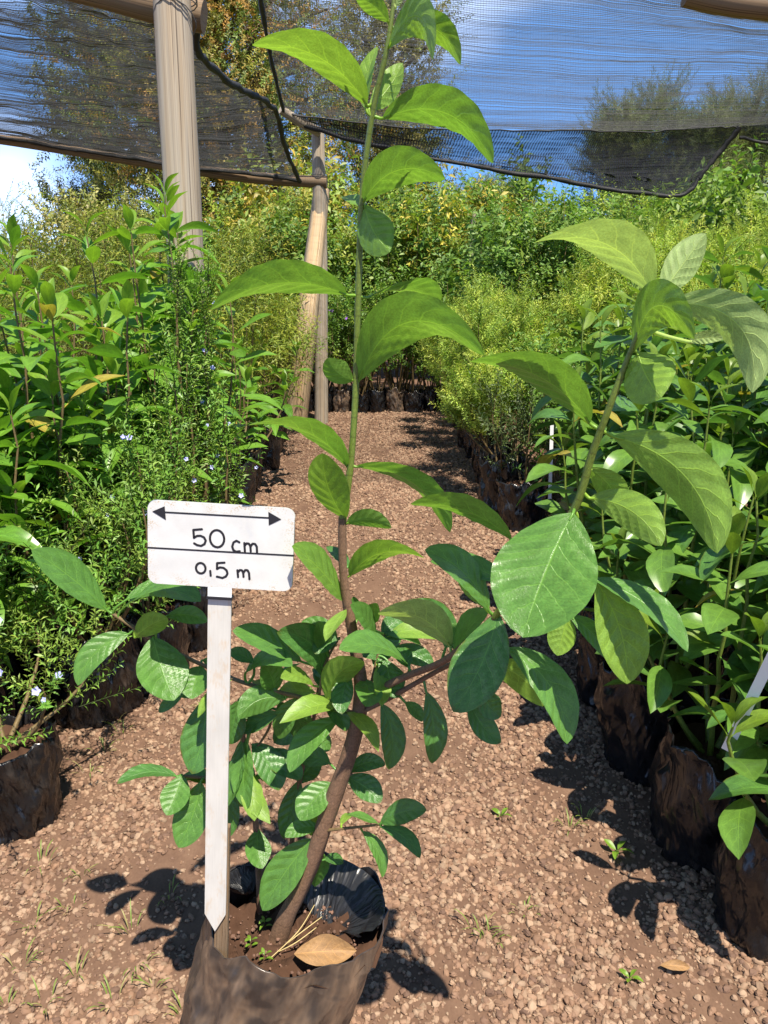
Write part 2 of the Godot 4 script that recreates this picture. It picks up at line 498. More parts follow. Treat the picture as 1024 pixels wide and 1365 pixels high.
# sprigs: a short shoot with small leaves, scattered by the hundred through a crown
func sprig(sd: int, long: float, count: int, leaf: float, ratio: float, lift: float, cols: Array, bend := 0.2, cross := 2) -> ArrayMesh:
	var g := RandomNumberGenerator.new()
	g.seed = sd
	var b := Buf.new()
	tube(b, PackedVector3Array([Vector3.ZERO, Vector3(0, long * 0.5, bend * long * 0.3), Vector3(0, long, bend * long)]), PackedFloat32Array([0.0016, 0.0013, 0.0006]), 3, 1.0, Vector2(0.2, 0.2))
	for k in b.c.size(): b.c[k] = Color(0.16, 0.15, 0.06)
	for k in count:
		var t := (k + 0.5) / count
		var q := Vector3(0, long * t, bend * long * t * t)
		var a := k * 2.4 + g.randf() * 0.6
		var e := lift + g.randf_range(-0.35, 0.35)
		var d := Vector3(cos(a) * cos(e), sin(e), sin(a) * cos(e))
		var nn := (Vector3.UP - d * d.y).normalized().rotated(d, g.randf_range(-0.8, 0.8))
		var l := leaf * g.randf_range(0.65, 1.15) * (1.0 - 0.35 * t)
		var c: Color = cols[g.randi() % cols.size()]
		var w := l * ratio
		var s := d.cross(nn)
		var m1 := q + d * l * 0.5 + nn * l * 0.05
		var tip := q + d * l - nn * l * 0.08
		var keel := nn * w * 0.18
		var v0 := b.put(q, nn, Vector2(0.5, 0.02), c)
		var v1 := b.put(m1 + s * w * 0.5 + keel, (nn - s * 0.3).normalized(), Vector2(0.0, 0.5), c)
		var v2 := b.put(m1, nn, Vector2(0.5, 0.5), c)
		var v3 := b.put(m1 - s * w * 0.5 + keel, (nn + s * 0.3).normalized(), Vector2(1.0, 0.5), c)
		var v4 := b.put(tip, nn, Vector2(0.5, 1.0), c)
		b.tri(v0, v1, v2); b.tri(v0, v2, v3); b.tri(v1, v4, v2); b.tri(v2, v4, v3)
	return b.mesh()

func scatter(parent: Node, called: String, mesh: Mesh, m: Material, where: Array, cols: PackedColorArray) -> MultiMeshInstance3D:
	var mm := MultiMesh.new()
	mm.transform_format = MultiMesh.TRANSFORM_3D
	mm.use_colors = true
	mm.mesh = mesh
	mm.instance_count = where.size()
	for k in where.size():
		mm.set_instance_transform(k, where[k])
		mm.set_instance_color(k, cols[k])
	var o := MultiMeshInstance3D.new()
	o.name = called if parent != self else numbered(called)
	o.multimesh = mm
	o.material_override = m
	o.set_meta("kind", "stuff")
	parent.add_child(o, true)
	return o

func aim(dir: Vector3, roll: float, s: float) -> Basis:
	var y := dir.normalized()
	var x := y.cross(Vector3(0.31, 0.17, 0.93)).normalized().rotated(y, roll)
	return Basis(x, y, x.cross(y)) * Basis.from_scale(Vector3.ONE * s)

# a shrub of many fine shoots: stems as parts, small foliage joined
func fine_shrub(node: Node3D, height: float, spread: float, stems: int, per: int, mesh: Mesh, soil_y: float, tone: Color, low := 0.12, droop := 0.0, size := 1.0, upright := 0.5, flower: Mesh = null, flower_mat: Material = null, flowers := 0, tone2 := Color(0, 0, 0, 0)) -> void:
	var where := []
	var cols := PackedColorArray()
	var bloom := []
	for s in stems:
		var az := TAU * (s + rng.randf()) / stems
		var out := spread * sqrt(rng.randf_range(0.02, 1.0))
		var h := height * rng.randf_range(0.7, 1.0) * (1.0 - 0.25 * out / maxf(spread, 0.01))
		var foot := Vector3(cos(az) * 0.025, soil_y - 0.02, sin(az) * 0.025)
		var p := stem_curve(foot, Vector3(cos(az) * out, h, sin(az) * out), Vector3(cos(az), droop, sin(az)) * out * 0.25)
		var r := PackedFloat32Array()
		for k in p.size(): r.append(lerpf(0.007, 0.002, float(k) / (p.size() - 1)) * (0.6 + 0.4 * height))
		var b := Buf.new()
		tube(b, p, r, 5)
		obj("stem", b.mesh(), M.twig, node)
		for k in per:
			var t := low + (1.0 - low) * sqrt(rng.randf()) if k > 0 else 1.0
			var f := t * (p.size() - 1)
			var i := mini(int(f), p.size() - 2)
			var q := p[i].lerp(p[i + 1], f - i)
			var a := rng.randf() * TAU
			var along := (p[i + 1] - p[i]).normalized()
			var side := Vector3(cos(a), 0, sin(a))
			var d := (along * upright + side * (1.0 - upright) * rng.randf_range(0.5, 1.4) + Vector3.UP * rng.randf_range(-0.1, 0.35)).normalized()
			if k == 0: d = along
			var off := side * spread * 0.3 * rng.randf() * (1.0 - 0.6 * t)
			where.append(Transform3D(aim(d, rng.randf() * TAU, size * rng.randf_range(0.7, 1.25)), q + off))
			var g := rng.randf_range(0.75, 1.25)
			var c := tone if tone2.a == 0.0 or rng.randf() < 0.6 else tone2
			cols.append(Color(c.r * g * rng.randf_range(0.9, 1.15), c.g * g, c.b * g))
			if bloom.size() < flowers and k > 0 and t > 0.45 and rng.randf() < 0.25:
				bloom.append(q + off + d * 0.12 * size)
	scatter(node, "foliage", mesh, M.small, where, cols)
	for q in bloom:
		obj("flower", flower, flower_mat, node, Transform3D(aim(Vector3(rng.randf_range(-0.6, 0.6), 0.6, 0.9), rng.randf() * TAU, rng.randf_range(0.8, 1.3)), q))

func flower_mesh(petals: int, r: float) -> ArrayMesh:
	var b := Buf.new()
	for k in petals:
		var a := TAU * k / petals
		var d := Vector3(cos(a), 0.25, sin(a))
		blade(b, Vector3.ZERO, d * r * 0.5 + Vector3(0, 0.15 * r, 0), d * r, Vector3.UP, r * 0.75, 3, 1, 0.1, 0.0, 1.3, 0.5)
	return b.mesh()

# a tree: tapered trunk with limbs, and a crown of shoots clustered round the limbs' ends
func tree(label: String, foot: Vector3, height: float, crown: Vector3, limbs: int, shoots: int, mesh: Mesh, tones: Array, size: float, group := "", bottom := 0.3, clump := 0.28, up := 0.4) -> Node3D:
	var node := thing("tree", label, "tree", foot, group)
	var wob := noise(int(foot.x * 10.0) + 77, 1.0, 2)
	var top := Vector3(rng.randf_range(-0.2, 0.2), height * 0.8, rng.randf_range(-0.2, 0.2))
	var tp := stem_curve(Vector3(0, -0.05, 0), top, Vector3(rng.randf_range(-0.15, 0.15), 0, 0.1), 10)
	var tr := PackedFloat32Array()
	for k in tp.size(): tr.append(lerpf(0.022, 0.006, float(k) / (tp.size() - 1)) * height)
	var b := Buf.new()
	tube(b, tp, tr, 9, 1.2, Vector2(-1, 0), wob)
	obj("trunk", b.mesh(), M.tree_bark, node)
	var where := []
	var cols := PackedColorArray()
	for l in limbs:
		var t := lerpf(bottom, 1.0, (l + rng.randf()) / limbs)
		var q := tp[mini(int(t * 9.0), 9)]
		var az := l * 2.4 + rng.randf() * 0.8
		var ee := rng.randf_range(0.55, 1.0) * sqrt(maxf(0.12, 1.0 - pow(absf(t - 0.55) / 0.62, 2.0)))
		var tip := q + Vector3(cos(az) * crown.x * ee, crown.y * rng.randf_range(0.0, 0.35) + 0.1, sin(az) * crown.z * ee)
		var lp := stem_curve(q, tip, Vector3(0, rng.randf_range(-0.1, 0.12) * crown.x, 0), 6)
		var lr := PackedFloat32Array()
		for k in 6: lr.append(lerpf(0.008, 0.002, k / 5.0) * height)
		var lb := Buf.new()
		tube(lb, lp, lr, 5, 1.2)
		obj("limb", lb.mesh(), M.tree_bark, node)
		var tone: Color = tones[rng.randi() % tones.size()]
		for k in shoots:
			var f := rng.randf_range(0.35, 1.05)
			var c := q.lerp(tip, f)
			var d := Vector3(rng.randfn(), rng.randfn() * 0.8, rng.randfn())
			var away := d * clump * crown.x * 0.55
			var dir := (d.normalized() * 0.8 + Vector3.UP * up + (tip - q).normalized() * 0.4)
			where.append(Transform3D(aim(dir, rng.randf() * TAU, size * rng.randf_range(0.7, 1.3)), c + away))
			var g := rng.randf_range(0.7, 1.3)
			var tt: Color = tone if rng.randf() < 0.75 else tones[rng.randi() % tones.size()]
			cols.append(Color(tt.r * g, tt.g * g, tt.b * g))
	var o := scatter(node, "crown", mesh, M.small, where, cols)
	return node

# ---------------------------------------------------------------- the tall shrub in front
var stem_points := PackedVector3Array()
func hero_stem(called: String, pts: Array, m: Material, node: Node3D) -> void:
	var p := []
	var r := []
	for q in pts:
		var w := at(q[0], q[1], q[2])
		p.append(w); r.append(q[3] * metres_per(w) * (0.86 if called == "trunk" else 0.74))
	var s := smooth(p, r, 6)
	var b := Buf.new()
	tube(b, s[0], s[1], 12, 9.0, Vector2(-1, 0), M.knots)
	obj(called, b.mesh(), m, node, Transform3D(Basis(), -node.position))
	for q in s[0]: stem_points.append(q)

# base x, y, distance; tip x, y, distance; breadth as seen; 1 top or -1 underside towards the path; arch; material; fold
func hero_leaf(L: Array, node: Node3D) -> void:
	var B := at(L[0], L[1], L[2])
	var T := at(L[3], L[4], L[5])
	var mid := (B + T) * 0.5
	var mpp := metres_per(mid)
	var to_eye := (EYE - mid).normalized()
	var a := (T - B).normalized()
	var s0 := a.cross(to_eye).normalized()
	var n0 := s0.cross(a).normalized()
	if n0.dot(to_eye) < 0: n0 = -n0
	var su := s0 if s0.dot(cam_up) >= 0 else -s0
	var C: Vector3 = mid + su * (2.0 * L[8] * mpp)
	var long := B.distance_to(T)
	var seen: float = L[6] * mpp
	var w := maxf(seen * 1.03, long * 0.40)
	var ct := clampf(seen / w, 0.1, 1.0)
	var st := sqrt(1.0 - ct * ct)
	var face: float = L[7]
	var n_a := n0 * ct * face + su * st
	var n_b := n0 * ct * face - su * st
	var nrm := n_a if n_a.y > n_b.y else n_b
	var b := Buf.new()
	var best := 1e9
	var foot := B
	for q in stem_points:
		var dd := q.distance_to(B)
		if dd < best:
			best = dd; foot = q
	if best < 0.075:
		var m1 := foot.lerp(B, 0.5) + (B - T).normalized() * best * 0.15
		var sp := smooth([foot, m1, B, B.lerp(C, 0.12)], [0.0019, 0.0017, 0.0015, 0.0011], 3)
		tube(b, sp[0], sp[1], 6, 1.0, Vector2(0.5, 0.25))
	else:
		print("loose leaf ", L, " ", best)
	var fold: float = L[10] if L.size() > 10 else 0.22
	blade(b, B, C, T, nrm, w, 26, 5, fold, 0.0008 + 0.036 * w, 1.05 + 0.10 * rng.randf(), 0.66, Color.WHITE, rng.randf_range(-0.25, 0.25), 0.06)
	obj("leaf", b.mesh(), M[L[9]], node, Transform3D(Basis(), -node.position))

func build_hero() -> Node3D:
	var foot := Vector3(-0.118, 0, -0.86)
	var node := thing("potted_shrub", "tall young shrub with big glossy leaves in a dusty open bag behind the measuring sign", "shrub", foot)
	# bag
	var b := Buf.new()
	var inn := Buf.new()
	var f := noise(7, 1.0, 2)
	var sides := 72
	var rows := 26
	for k in rows + 1:
		var y := float(k) / rows
		for j in sides + 1:
			var a := TAU * j / sides
			var x := cos(a)
			var z := sin(a)
			var front := clampf(z, 0.0, 1.0)
			var top := 0.292 - 0.022 * front + 0.010 * f.get_noise_2d(x * 2.0, z * 2.0) - 0.012 * clampf(x, 0, 1) + 0.006 * sin(a * 7.0)
			var sag := 1.0 + 0.05 * sin(PI * y) 
			var wr := 0.05 * f.get_noise_3d(x * 1.6, z * 1.6, y * 1.5) - 0.15 * absf(f.get_noise_3d(x * 1.5 + 9.0, z * 1.5, y * 1.5 + x * 0.8)) - 0.025 * absf(f.get_noise_3d(x * 4.0, z * 4.0 + 5.0, y * 4.0 - x * 3.0)) + 0.04
			var rr := sag * (lerpf(0.90, 1.0, y) + wr)
			var p := Vector3(x * 0.122 * rr - 0.075 * (1.0 - y), top * y, z * 0.098 * rr)
			b.put(p, Vector3(x, 0, z), Vector2(float(j) / sides * 2.0, y))
			inn.put(p * Vector3(0.985, 1.0, 0.985) , Vector3(-x, 0, -z), Vector2(float(j) / sides * 2.0, y))
	var w := sides + 1
	for q in [b, inn]:
		for k in rows + 1:
			for j in w:
				var du: Vector3 = q.v[k * w + (j + 1) % sides] - q.v[k * w + (j - 1 + sides) % sides]
				var dv: Vector3 = q.v[mini(k + 1, rows) * w + j] - q.v[maxi(k - 1, 0) * w + j]
				var g := du.cross(dv)
				if g.dot(q.n[k * w + j]) < 0: g = -g
				q.n[k * w + j] = g.normalized()
		for k in rows:
			for j in sides: q.quad(k * w + j, k * w + j + 1, (k + 1) * w + j + 1, (k + 1) * w + j)
	# rim joins the two skins
	for j in sides:
		var o := rows * w + j
		var q := [b.put(b.v[o], Vector3.UP, Vector2(0.3, 0.35)), b.put(b.v[o + 1], Vector3.UP, Vector2(0.3, 0.35)), b.put(inn.v[o + 1], Vector3.UP, Vector2(0.3, 0.35)), b.put(inn.v[o], Vector3.UP, Vector2(0.3, 0.35))]
		b.quad(q[0], q[1], q[2], q[3])
	var bag := obj("grow_bag", b.mesh(), M.bag_dusty, node)
	obj("lining", inn.mesh(), M.bag_inside, bag)
	obj("soil", soil_mesh(5, 0.118, 0.096), M.soil, bag, Transform3D(Basis(), Vector3(0, 0.235, 0)))
	# crumbs of earth, and straw by the trunk
	var cr := []
	var cc := PackedColorArray()
	for k in 420:
		var a := rng.randf() * TAU
		var r := sqrt(rng.randf()) * 0.96
		var sz := rng.randf_range(0.002, 0.0085) * (0.5 + 0.5 * rng.randf())
		cr.append(Transform3D(Basis.from_euler(Vector3(rng.randf() * 6.0, rng.randf() * 6.0, 0)) * Basis.from_scale(Vector3.ONE * sz), Vector3(cos(a) * 0.112 * r, 0.236 + 0.004 * rng.randf(), sin(a) * 0.090 * r)))
		var g := rng.randf_range(0.6, 1.5)
		cc.append(Color(0.13 * g, 0.072 * g, 0.05 * g))
	scatter(bag, "crumbs", M.stone_shape, M.stone, cr, cc)
	for k in 3:
		var a := rng.randf_range(-1.5, 1.5)
		var sp := smooth([Vector3(-0.035 + 0.01 * k, 0.243, 0.05 - 0.012 * k), Vector3(0.0, 0.252 + 0.002 * k, 0.02 + 0.01 * a), Vector3(0.02 + 0.006 * k, 0.262, -0.01 + 0.02 * a)], [0.0007, 0.0009, 0.0006], 5)
		var sb := Buf.new()
		tube(sb, sp[0], sp[1], 4, 1.0)
		obj("straw", sb.mesh(), M.straw, bag)
	# the rim folded down inside, at the back and right
	for fl in [[-1.85, 0.42, 0.095, 0.088, 3], [-2.75, -2.15, 0.05, 0.03, 8]]:
		var fb := Buf.new()
		var nf := noise(fl[4], 1.0, 3)
		for k in 9:
			var y := k / 8.0
			for j in 25:
				var t := j / 24.0
				var a: float = lerpf(fl[0], fl[1], t)
				var x := cos(a)
				var z := sin(a)
				var top := 0.294 - 0.012 * clampf(x, 0, 1)
				var edge := sin(PI * t)
				var fall: float = fl[2] * (0.35 + 0.65 * edge) * y
				var come: float = fl[3] * y * (0.35 + 0.65 * edge)
				var rr := 1.0 + 0.012 * sin(PI * minf(y * 4.0, 1.0)) + 0.22 * nf.get_noise_3d(x * 2.6, z * 2.6, y * 2.0) * y
				var p := Vector3(x * (0.120 * rr - come), top + 0.006 * sin(PI * minf(y * 5.0, 1.0)) - fall * 0.75, z * (0.096 * rr - come * 0.9))
				fb.put(p, Vector3(-x * 0.6, 0.8, -z * 0.6).normalized(), Vector2(t, y * 0.5))
		for k in 8:
			for j in 24: fb.quad(k * 25 + j, k * 25 + j + 1, k * 25 + j + 26, k * 25 + j + 25)
		for k in 9:
			for j in 25:
				var q := k * 25 + j
				var g := (fb.v[k * 25 + mini(j + 1, 24)] - fb.v[k * 25 + maxi(j - 1, 0)]).cross(fb.v[mini(k + 1, 8) * 25 + j] - fb.v[maxi(k - 1, 0) * 25 + j])
				if g.dot(fb.n[q]) < 0: g = -g
				fb.n[q] = g.normalized()
		obj("folded_rim", fb.mesh(), M.bag_inside, bag)
	# wood
	M.knots = noise(9, 0.5, 2)
	hero_stem("trunk", [[366, 1268, 0.86, 15], [382, 1225, 0.86, 14], [402, 1180, 0.86, 13], [440, 1080, 0.86, 12], [480, 945, 0.86, 10.5], [471, 850, 0.86, 8.5], [459, 770, 0.86, 7.3], [457, 690, 0.86, 6.6]], M.bark, node)
	hero_stem("leading_shoot", [[457, 694, 0.86, 6.5], [468, 620, 0.86, 6.2], [474, 510, 0.86, 5.6], [478, 395, 0.855, 5.2], [482, 272, 0.85, 4.8], [496, 155, 0.84, 5], [516, 65, 0.83, 4.5], [527, -15, 0.83, 3]], M.green_stem, node)
	hero_stem("branch", [[484, 930, 0.86, 6.5], [540, 903, 0.83, 6.5], [600, 876, 0.77, 6.5], [660, 822, 0.72, 6.5]], M.bark, node)
	hero_stem("branch", [[660, 822, 0.72, 6.5], [712, 757, 0.685, 6.5], [765, 680, 0.66, 7], [790, 605, 0.65, 6.8], [812, 545, 0.64, 6], [838, 475, 0.635, 5], [860, 425, 0.63, 4.5], [874, 390, 0.63, 3.5]], M.green_stem, node)
	hero_stem("branch", [[480, 950, 0.86, 5], [530, 925, 0.845, 5], [600, 886, 0.80, 4.6], [655, 872, 0.75, 4]], M.bark, node)
	hero_stem("branch", [[478, 953, 0.86, 4.5], [436, 938, 0.865, 4], [404, 930, 0.87, 3.8], [330, 912, 0.88, 3.6], [290, 895, 0.9, 3.4], [220, 862, 0.9, 3.4], [150, 818, 0.9, 3]], M.twig, node)
	hero_stem("twig", [[425, 936, 0.868, 2.5], [432, 890, 0.875, 2.5], [452, 850, 0.88, 2.2]], M.twig, node)
	hero_stem("twig", [[492, 925, 0.86, 3], [500, 890, 0.87, 2.5], [512, 845, 0.88, 2]], M.twig, node)
	hero_stem("side_stem", [[352, 1268, 0.9, 6], [345, 1180, 0.9, 5.5], [342, 1110, 0.9, 5], [336, 1050, 0.9, 4.5], [325, 990, 0.9, 4], [322, 930, 0.89, 3.2]], M.bark, node)
	hero_stem("side_stem", [[362, 1268, 0.91, 5], [385, 1150, 0.92, 4.5], [400, 1040, 0.92, 4], [416, 970, 0.92, 3.2], [425, 915, 0.9, 2.5]], M.bark, node)
	hero_stem("twig", [[338, 1058, 0.9, 3], [290, 1040, 0.9, 3], [240, 1034, 0.89, 2.4]], M.twig, node)
	hero_stem("twig", [[420, 1108, 0.86, 3], [465, 1104, 0.84, 2.5], [508, 1099, 0.82, 2]], M.twig, node)
	hero_stem("twig", [[450, 1045, 0.86, 3], [470, 1031, 0.87, 2]], M.twig, node)
	hero_stem("twig", [[345, 915, 0.88, 2.5], [362, 960, 0.9, 2.5], [340, 1000, 0.9, 2]], M.twig, node)
	var y := "hero_young"
	var m := "hero_mature"
	var d := "hero_old"
	var p := "hero_pale"
	var u := "hero_upper"
	var leaves := [
		# leading shoot, top to bottom
		[518, 30, .83, 474, -6, .80, 26, -1, 4, y], [527, 10, .83, 540, -20, .83, 12, -1, 0, p], [516, 66, .83, 577, 80, .76, 50, -1, 44, y], [530, 42, .84, 614, 86, .80, 36, -1, 22, y],
		[489, 140, .84, 336, 60, .77, 44, -1, 24, y], [488, 146, .84, 503, 62, .86, 20, 1, 6, y], [492, 146, .84, 537, 84, .87, 34, -1, -4, y], [510, 158, .84, 658, 218, .77, 46, -1, 34, u],
		[484, 270, .85, 594, 238, .77, 50, -1, 26, u], [486, 273, .85, 520, 336, .82, 52, -1, -6, u], [482, 276, .85, 458, 262, .90, 16, 1, 2, u],
		[462, 393, .85, 280, 413, .76, 38, -1, 24, u], [490, 397, .86, 586, 404, .96, 20, -1, 14, u], [478, 508, .86, 646, 474, .75, 62, -1, 62, u], [472, 507, .86, 437, 477, .84, 34, -1, -6, u],
		[463, 622, .86, 331, 567, .78, 22, -1, 22, u], [461, 692, .86, 430, 604, .80, 50, -1, -8, y], [474, 622, .86, 600, 710, .84, 24, -1, 26, u], [462, 698, .86, 522, 703, .82, 24, -1, 8, u],
		[457, 800, .86, 389, 728, .80, 34, 1, 6, u], [464, 756, .86, 436, 728, .90, 17, 1, 2, d], [462, 757, .86, 492, 750, .90, 15, 1, 2, u], [466, 768, .86, 566, 744, .80, 26, -1, 20, y],
		# thick of the crown
		[500, 848, .87, 467, 806, .83, 26, 1, 4, m], [490, 832, .88, 503, 804, .86, 24, 1, 0, y], [476, 826, .87, 471, 795, .87, 16, 1, 0, m], [600, 862, .78, 504, 817, .72, 40, -1, 18, p], [606, 866, .80, 540, 806, .82, 38, 1, 16, d],
		[546, 888, .84, 452, 866, .79, 28, 1, 16, m], [437, 934, .86, 486, 882, .82, 40, -1, 14, y], [486, 905, .86, 487, 942, .80, 38, 1, 4, m], [466, 898, .86, 456, 952, .82, 30, 1, 4, d],
		[402, 882, .87, 310, 841, .84, 34, 1, 6, m], [430, 902, .875, 369, 843, .84, 46, 1, 20, d], [436, 870, .875, 424, 828, .86, 26, 1, 0, m], [505, 848, .88, 550, 850, .88, 16, 1, 3, d],
		[516, 880, .87, 532, 930, .84, 40, 1, -4, d], [522, 866, .87, 578, 888, .86, 28, 1, 5, d], [545, 890, .83, 532, 862, .87, 24, 1, 0, d], [594, 864, .79, 614, 832, .80, 26, 1, 2, m],
		[418, 914, .87, 374, 904, .83, 20, 1, 8, y], [402, 930, .87, 430, 948, .84, 22, 1, 3, y], [366, 922, .875, 349, 884, .86, 36, 1, 4, m], [327, 898, .88, 390, 888, .84, 26, 1, 16, m], [338, 884, .88, 304, 870, .88, 20, 1, 4, d],
		[380, 932, .87, 318, 958, .84, 38, -1, 12, m], [372, 950, .88, 325, 978, .88, 24, 1, 4, d], [318, 934, .885, 305, 992, .88, 38, 1, 0, d], [395, 940, .88, 405, 985, .90, 32, 1, 0, d], [372, 936, .89, 385, 975, .91, 34, 1, 0, d],
		[452, 958, .86, 386, 1030, .82, 34, 1, 10, m], [508, 938, .85, 518, 1026, .83, 34, 1, 10, d], [568, 922, .82, 576, 1018, .80, 33, 1, 6, d], [540, 936, .84, 563, 962, .82, 18, 1, 3, m], [470, 900, .88, 440, 905, .90, 26, 1, 3, m],
		[398, 930, .875, 372, 985, .88, 30, 1, 4, m], [432, 928, .87, 462, 975, .85, 28, 1, 4, d], [350, 918, .885, 330, 955, .90, 32, 1, 2, d], [415, 970, .92, 365, 990, .93, 34, 1, 6, d], [505, 880, .87, 468, 862, .90, 26, 1, 6, d],
		[452, 852, .88, 420, 872, .86, 26, 1, 6, d], [448, 860, .88, 400, 832, .90, 30, 1, 8, m], [512, 850, .88, 540, 822, .90, 28, 1, 4, d], [500, 892, .87, 535, 845, .92, 30, 1, 6, d], [398, 1045, .92, 430, 1010, .94, 34, 1, 4, d],
		[392, 1090, .92, 420, 1060, .93, 30, 1, 4, d], [338, 1050, .90, 300, 1020, .93, 36, 1, 4, d], [324, 960, .89, 352, 935, .92, 30, 1, 4, m], [300, 900, .90, 288, 950, .90, 30, 1, 2, d], [440, 925, .87, 420, 888, .90, 30, 1, 4, d],
		# arm towards the right
		[664, 817, .72, 604, 949, .68, 74, 1, -8, d], [606, 884, .78, 652, 815, .74, 26, 1, 10, m], [626, 934, .77, 668, 990, .75, 32, 1, -6, d], [640, 918, .76, 668, 955, .76, 34, 1, -4, d],
		[676, 864, .72, 756, 992, .68, 50, 1, 22, m], [652, 884, .75, 724, 942, .76, 42, -1, 12, y], [652, 814, .72, 566, 733, .70, 40, 1, 14, m], [676, 776, .72, 574, 748, .76, 32, 1, 6, m], [646, 810, .73, 610, 765, .74, 26, -1, 3, y],
		[682, 719, .70, 547, 672, .69, 28, -1, 16, u], [764, 684, .65, 697, 850, .59, 136, 1, 4, m, 0.10], [791, 772, .66, 917, 869, .61, 34, 1, 16, m], [795, 776, .66, 836, 912, .64, 66, 1, 12, y, 0.12],
		[757, 822, .68, 743, 874, .67, 38, -1, 0, y], [760, 822, .68, 809, 878, .67, 27, 1, 8, m], [786, 664, .655, 882, 728, .60, 52, -1, 16, y], [818, 582, .645, 956, 738, .57, 74, -1, 34, y],
		[786, 564, .65, 626, 482, .60, 44, -1, 24, u], [868, 392, .63, 711, 324, .57, 50, -1, 34, p], [880, 394, .63, 941, 311, .64, 46, -1, 0, p], [845, 468, .635, 926, 452, .57, 66, -1, 52, y],
		[850, 470, .635, 882, 530, .60, 74, -1, -4, y], [893, 404, .63, 1003, 524, .57, 58, -1, 42, p], [918, 456, .60, 964, 452, .58, 18, 1, 4, p], [784, 624, .65, 826, 686, .67, 40, -1, 10, y], [690, 790, .70, 668, 752, .74, 30, 1, 2, m],
		[812, 548, .64, 850, 545, .68, 22, 1, 6, m], [770, 690, .66, 730, 720, .70, 30, -1, 4, y],
		# arm towards the left
		[142, 813, .90, 42, 733, .86, 44, 1, 4, m], [172, 845, .90, 104, 914, .86, 34, 1, 14, m], [204, 849, .90, 232, 934, .85, 66, 1, -2, m, 0.08], [268, 888, .90, 256, 932, .86, 42, 1, 2, m], [160, 816, .90, 268, 802, .86, 24, 1, 22, m],
		[168, 800, .90, 250, 785, .92, 20, 1, 10, m], [222, 822, .90, 277, 829, .88, 25, 1, 6, m], [180, 850, .90, 224, 824, .87, 32, -1, 4, y], [214, 905, .92, 256, 930, .92, 22, 1, 2, d], [245, 925, .91, 212, 950, .90, 16, 1, 2, d], [270, 880, .91, 300, 905, .92, 24, 1, 6, m],
		# lower left and foot
		[276, 930, .90, 256, 1032, .86, 54, 1, -4, d], [236, 1035, .89, 156, 1045, .86, 18, 1, 10, d], [243, 1033, .89, 222, 1087, .85, 38, 1, -2, m], [268, 1042, .89, 238, 1130, .85, 46, 1, -4, m], [328, 985, .90, 330, 1078, .85, 31, 1, -4, m],
		[322, 986, .90, 302, 1076, .86, 22, 1, -4, m], [308, 1050, .90, 302, 1118, .88, 32, 1, 0, d], [336, 992, .90, 372, 1054, .87, 40, 1, 6, d], [344, 1008, .90, 402, 1040, .88, 34, 1, 8, d], [443, 1044, .87, 400, 1094, .84, 42, 1, 4, m],
		[345, 1106, .90, 350, 1158, .86, 35, 1, -4, m], [416, 1118, .865, 350, 1214, .84, 48, 1, 4, m], [426, 1104, .86, 380, 1116, .85, 22, 1, 6, m], [400, 1040, .92, 378, 1118, .90, 32, 1, 0, d], [436, 1066, .865, 414, 1114, .89, 36, -1, 0, y],
		[432, 1140, .87, 420, 1182, .89, 26, -1, 0, m], [432, 1146, .87, 458, 1150, .89, 15, 1, 3, d], [507, 1098, .82, 569, 1080, .79, 32, 1, 6, d], [508, 1102, .82, 560, 1144, .79, 22, 1, 8, d], [483, 1108, .835, 510, 1170, .81, 20, 1, 8, m], [455, 1100, .85, 478, 1088, .88, 8, 1, 6, y],
		[466, 1030, .87, 514, 1020, .86, 24, 1, 8, d], [462, 1036, .87, 508, 1070, .85, 34, 1, 4, d], [440, 1018, .87, 400, 1010, .92, 28, 1, 4, d], [355, 1000, .90, 362, 1040, .93, 34, 1, 0, d], [412, 985, .92, 440, 1000, .93, 26, 1, 4, m], [330, 1030, .90, 318, 1075, .92, 30, 1, 0, d],
	]
	for L in leaves: hero_leaf(L, node)
	for k in 46:
		var q := stem_points[rng.randi() % stem_points.size()]
		if q.y < 0.42 or q.y > 0.74 or q.z < -0.95 or q.x > 0.05 or q.x < -0.32: continue
		put_leaf(node, q - node.position, rng.randf() * TAU, rng.randf_range(-0.6, 0.6), rng.randf_range(0.04, 0.075), "kin", M.hero_mature if k % 3 else M.hero_young)
	return node

# ---------------------------------------------------------------- the measuring sign
func stroke(b: Buf, pts: Array, w: float, z: float) -> void:
	for k in pts.size() - 1:
		var a: Vector2 = pts[k]
		var c: Vector2 = pts[k + 1]
		var s := (c - a).orthogonal().normalized() * w * 0.5
		var q := [b.put(Vector3(a.x + s.x, a.y + s.y, z), Vector3.BACK, Vector2.ZERO), b.put(Vector3(c.x + s.x, c.y + s.y, z), Vector3.BACK, Vector2.ZERO), b.put(Vector3(c.x - s.x, c.y - s.y, z), Vector3.BACK, Vector2.ZERO), b.put(Vector3(a.x - s.x, a.y - s.y, z), Vector3.BACK, Vector2.ZERO)]
		b.quad(q[0], q[1], q[2], q[3])
	for k in pts.size():
		var a: Vector2 = pts[k]
		var zz := z + 0.00006 * (1 + k % 2)
		var c := b.put(Vector3(a.x, a.y, zz), Vector3.BACK, Vector2.ZERO)
		var ring := []
		for j in 8: ring.append(b.put(Vector3(a.x + cos(TAU * j / 8) * w * 0.5, a.y + sin(TAU * j / 8) * w * 0.5, zz), Vector3.BACK, Vector2.ZERO))
		for j in 8: b.tri(c, ring[j], ring[(j + 1) % 8])

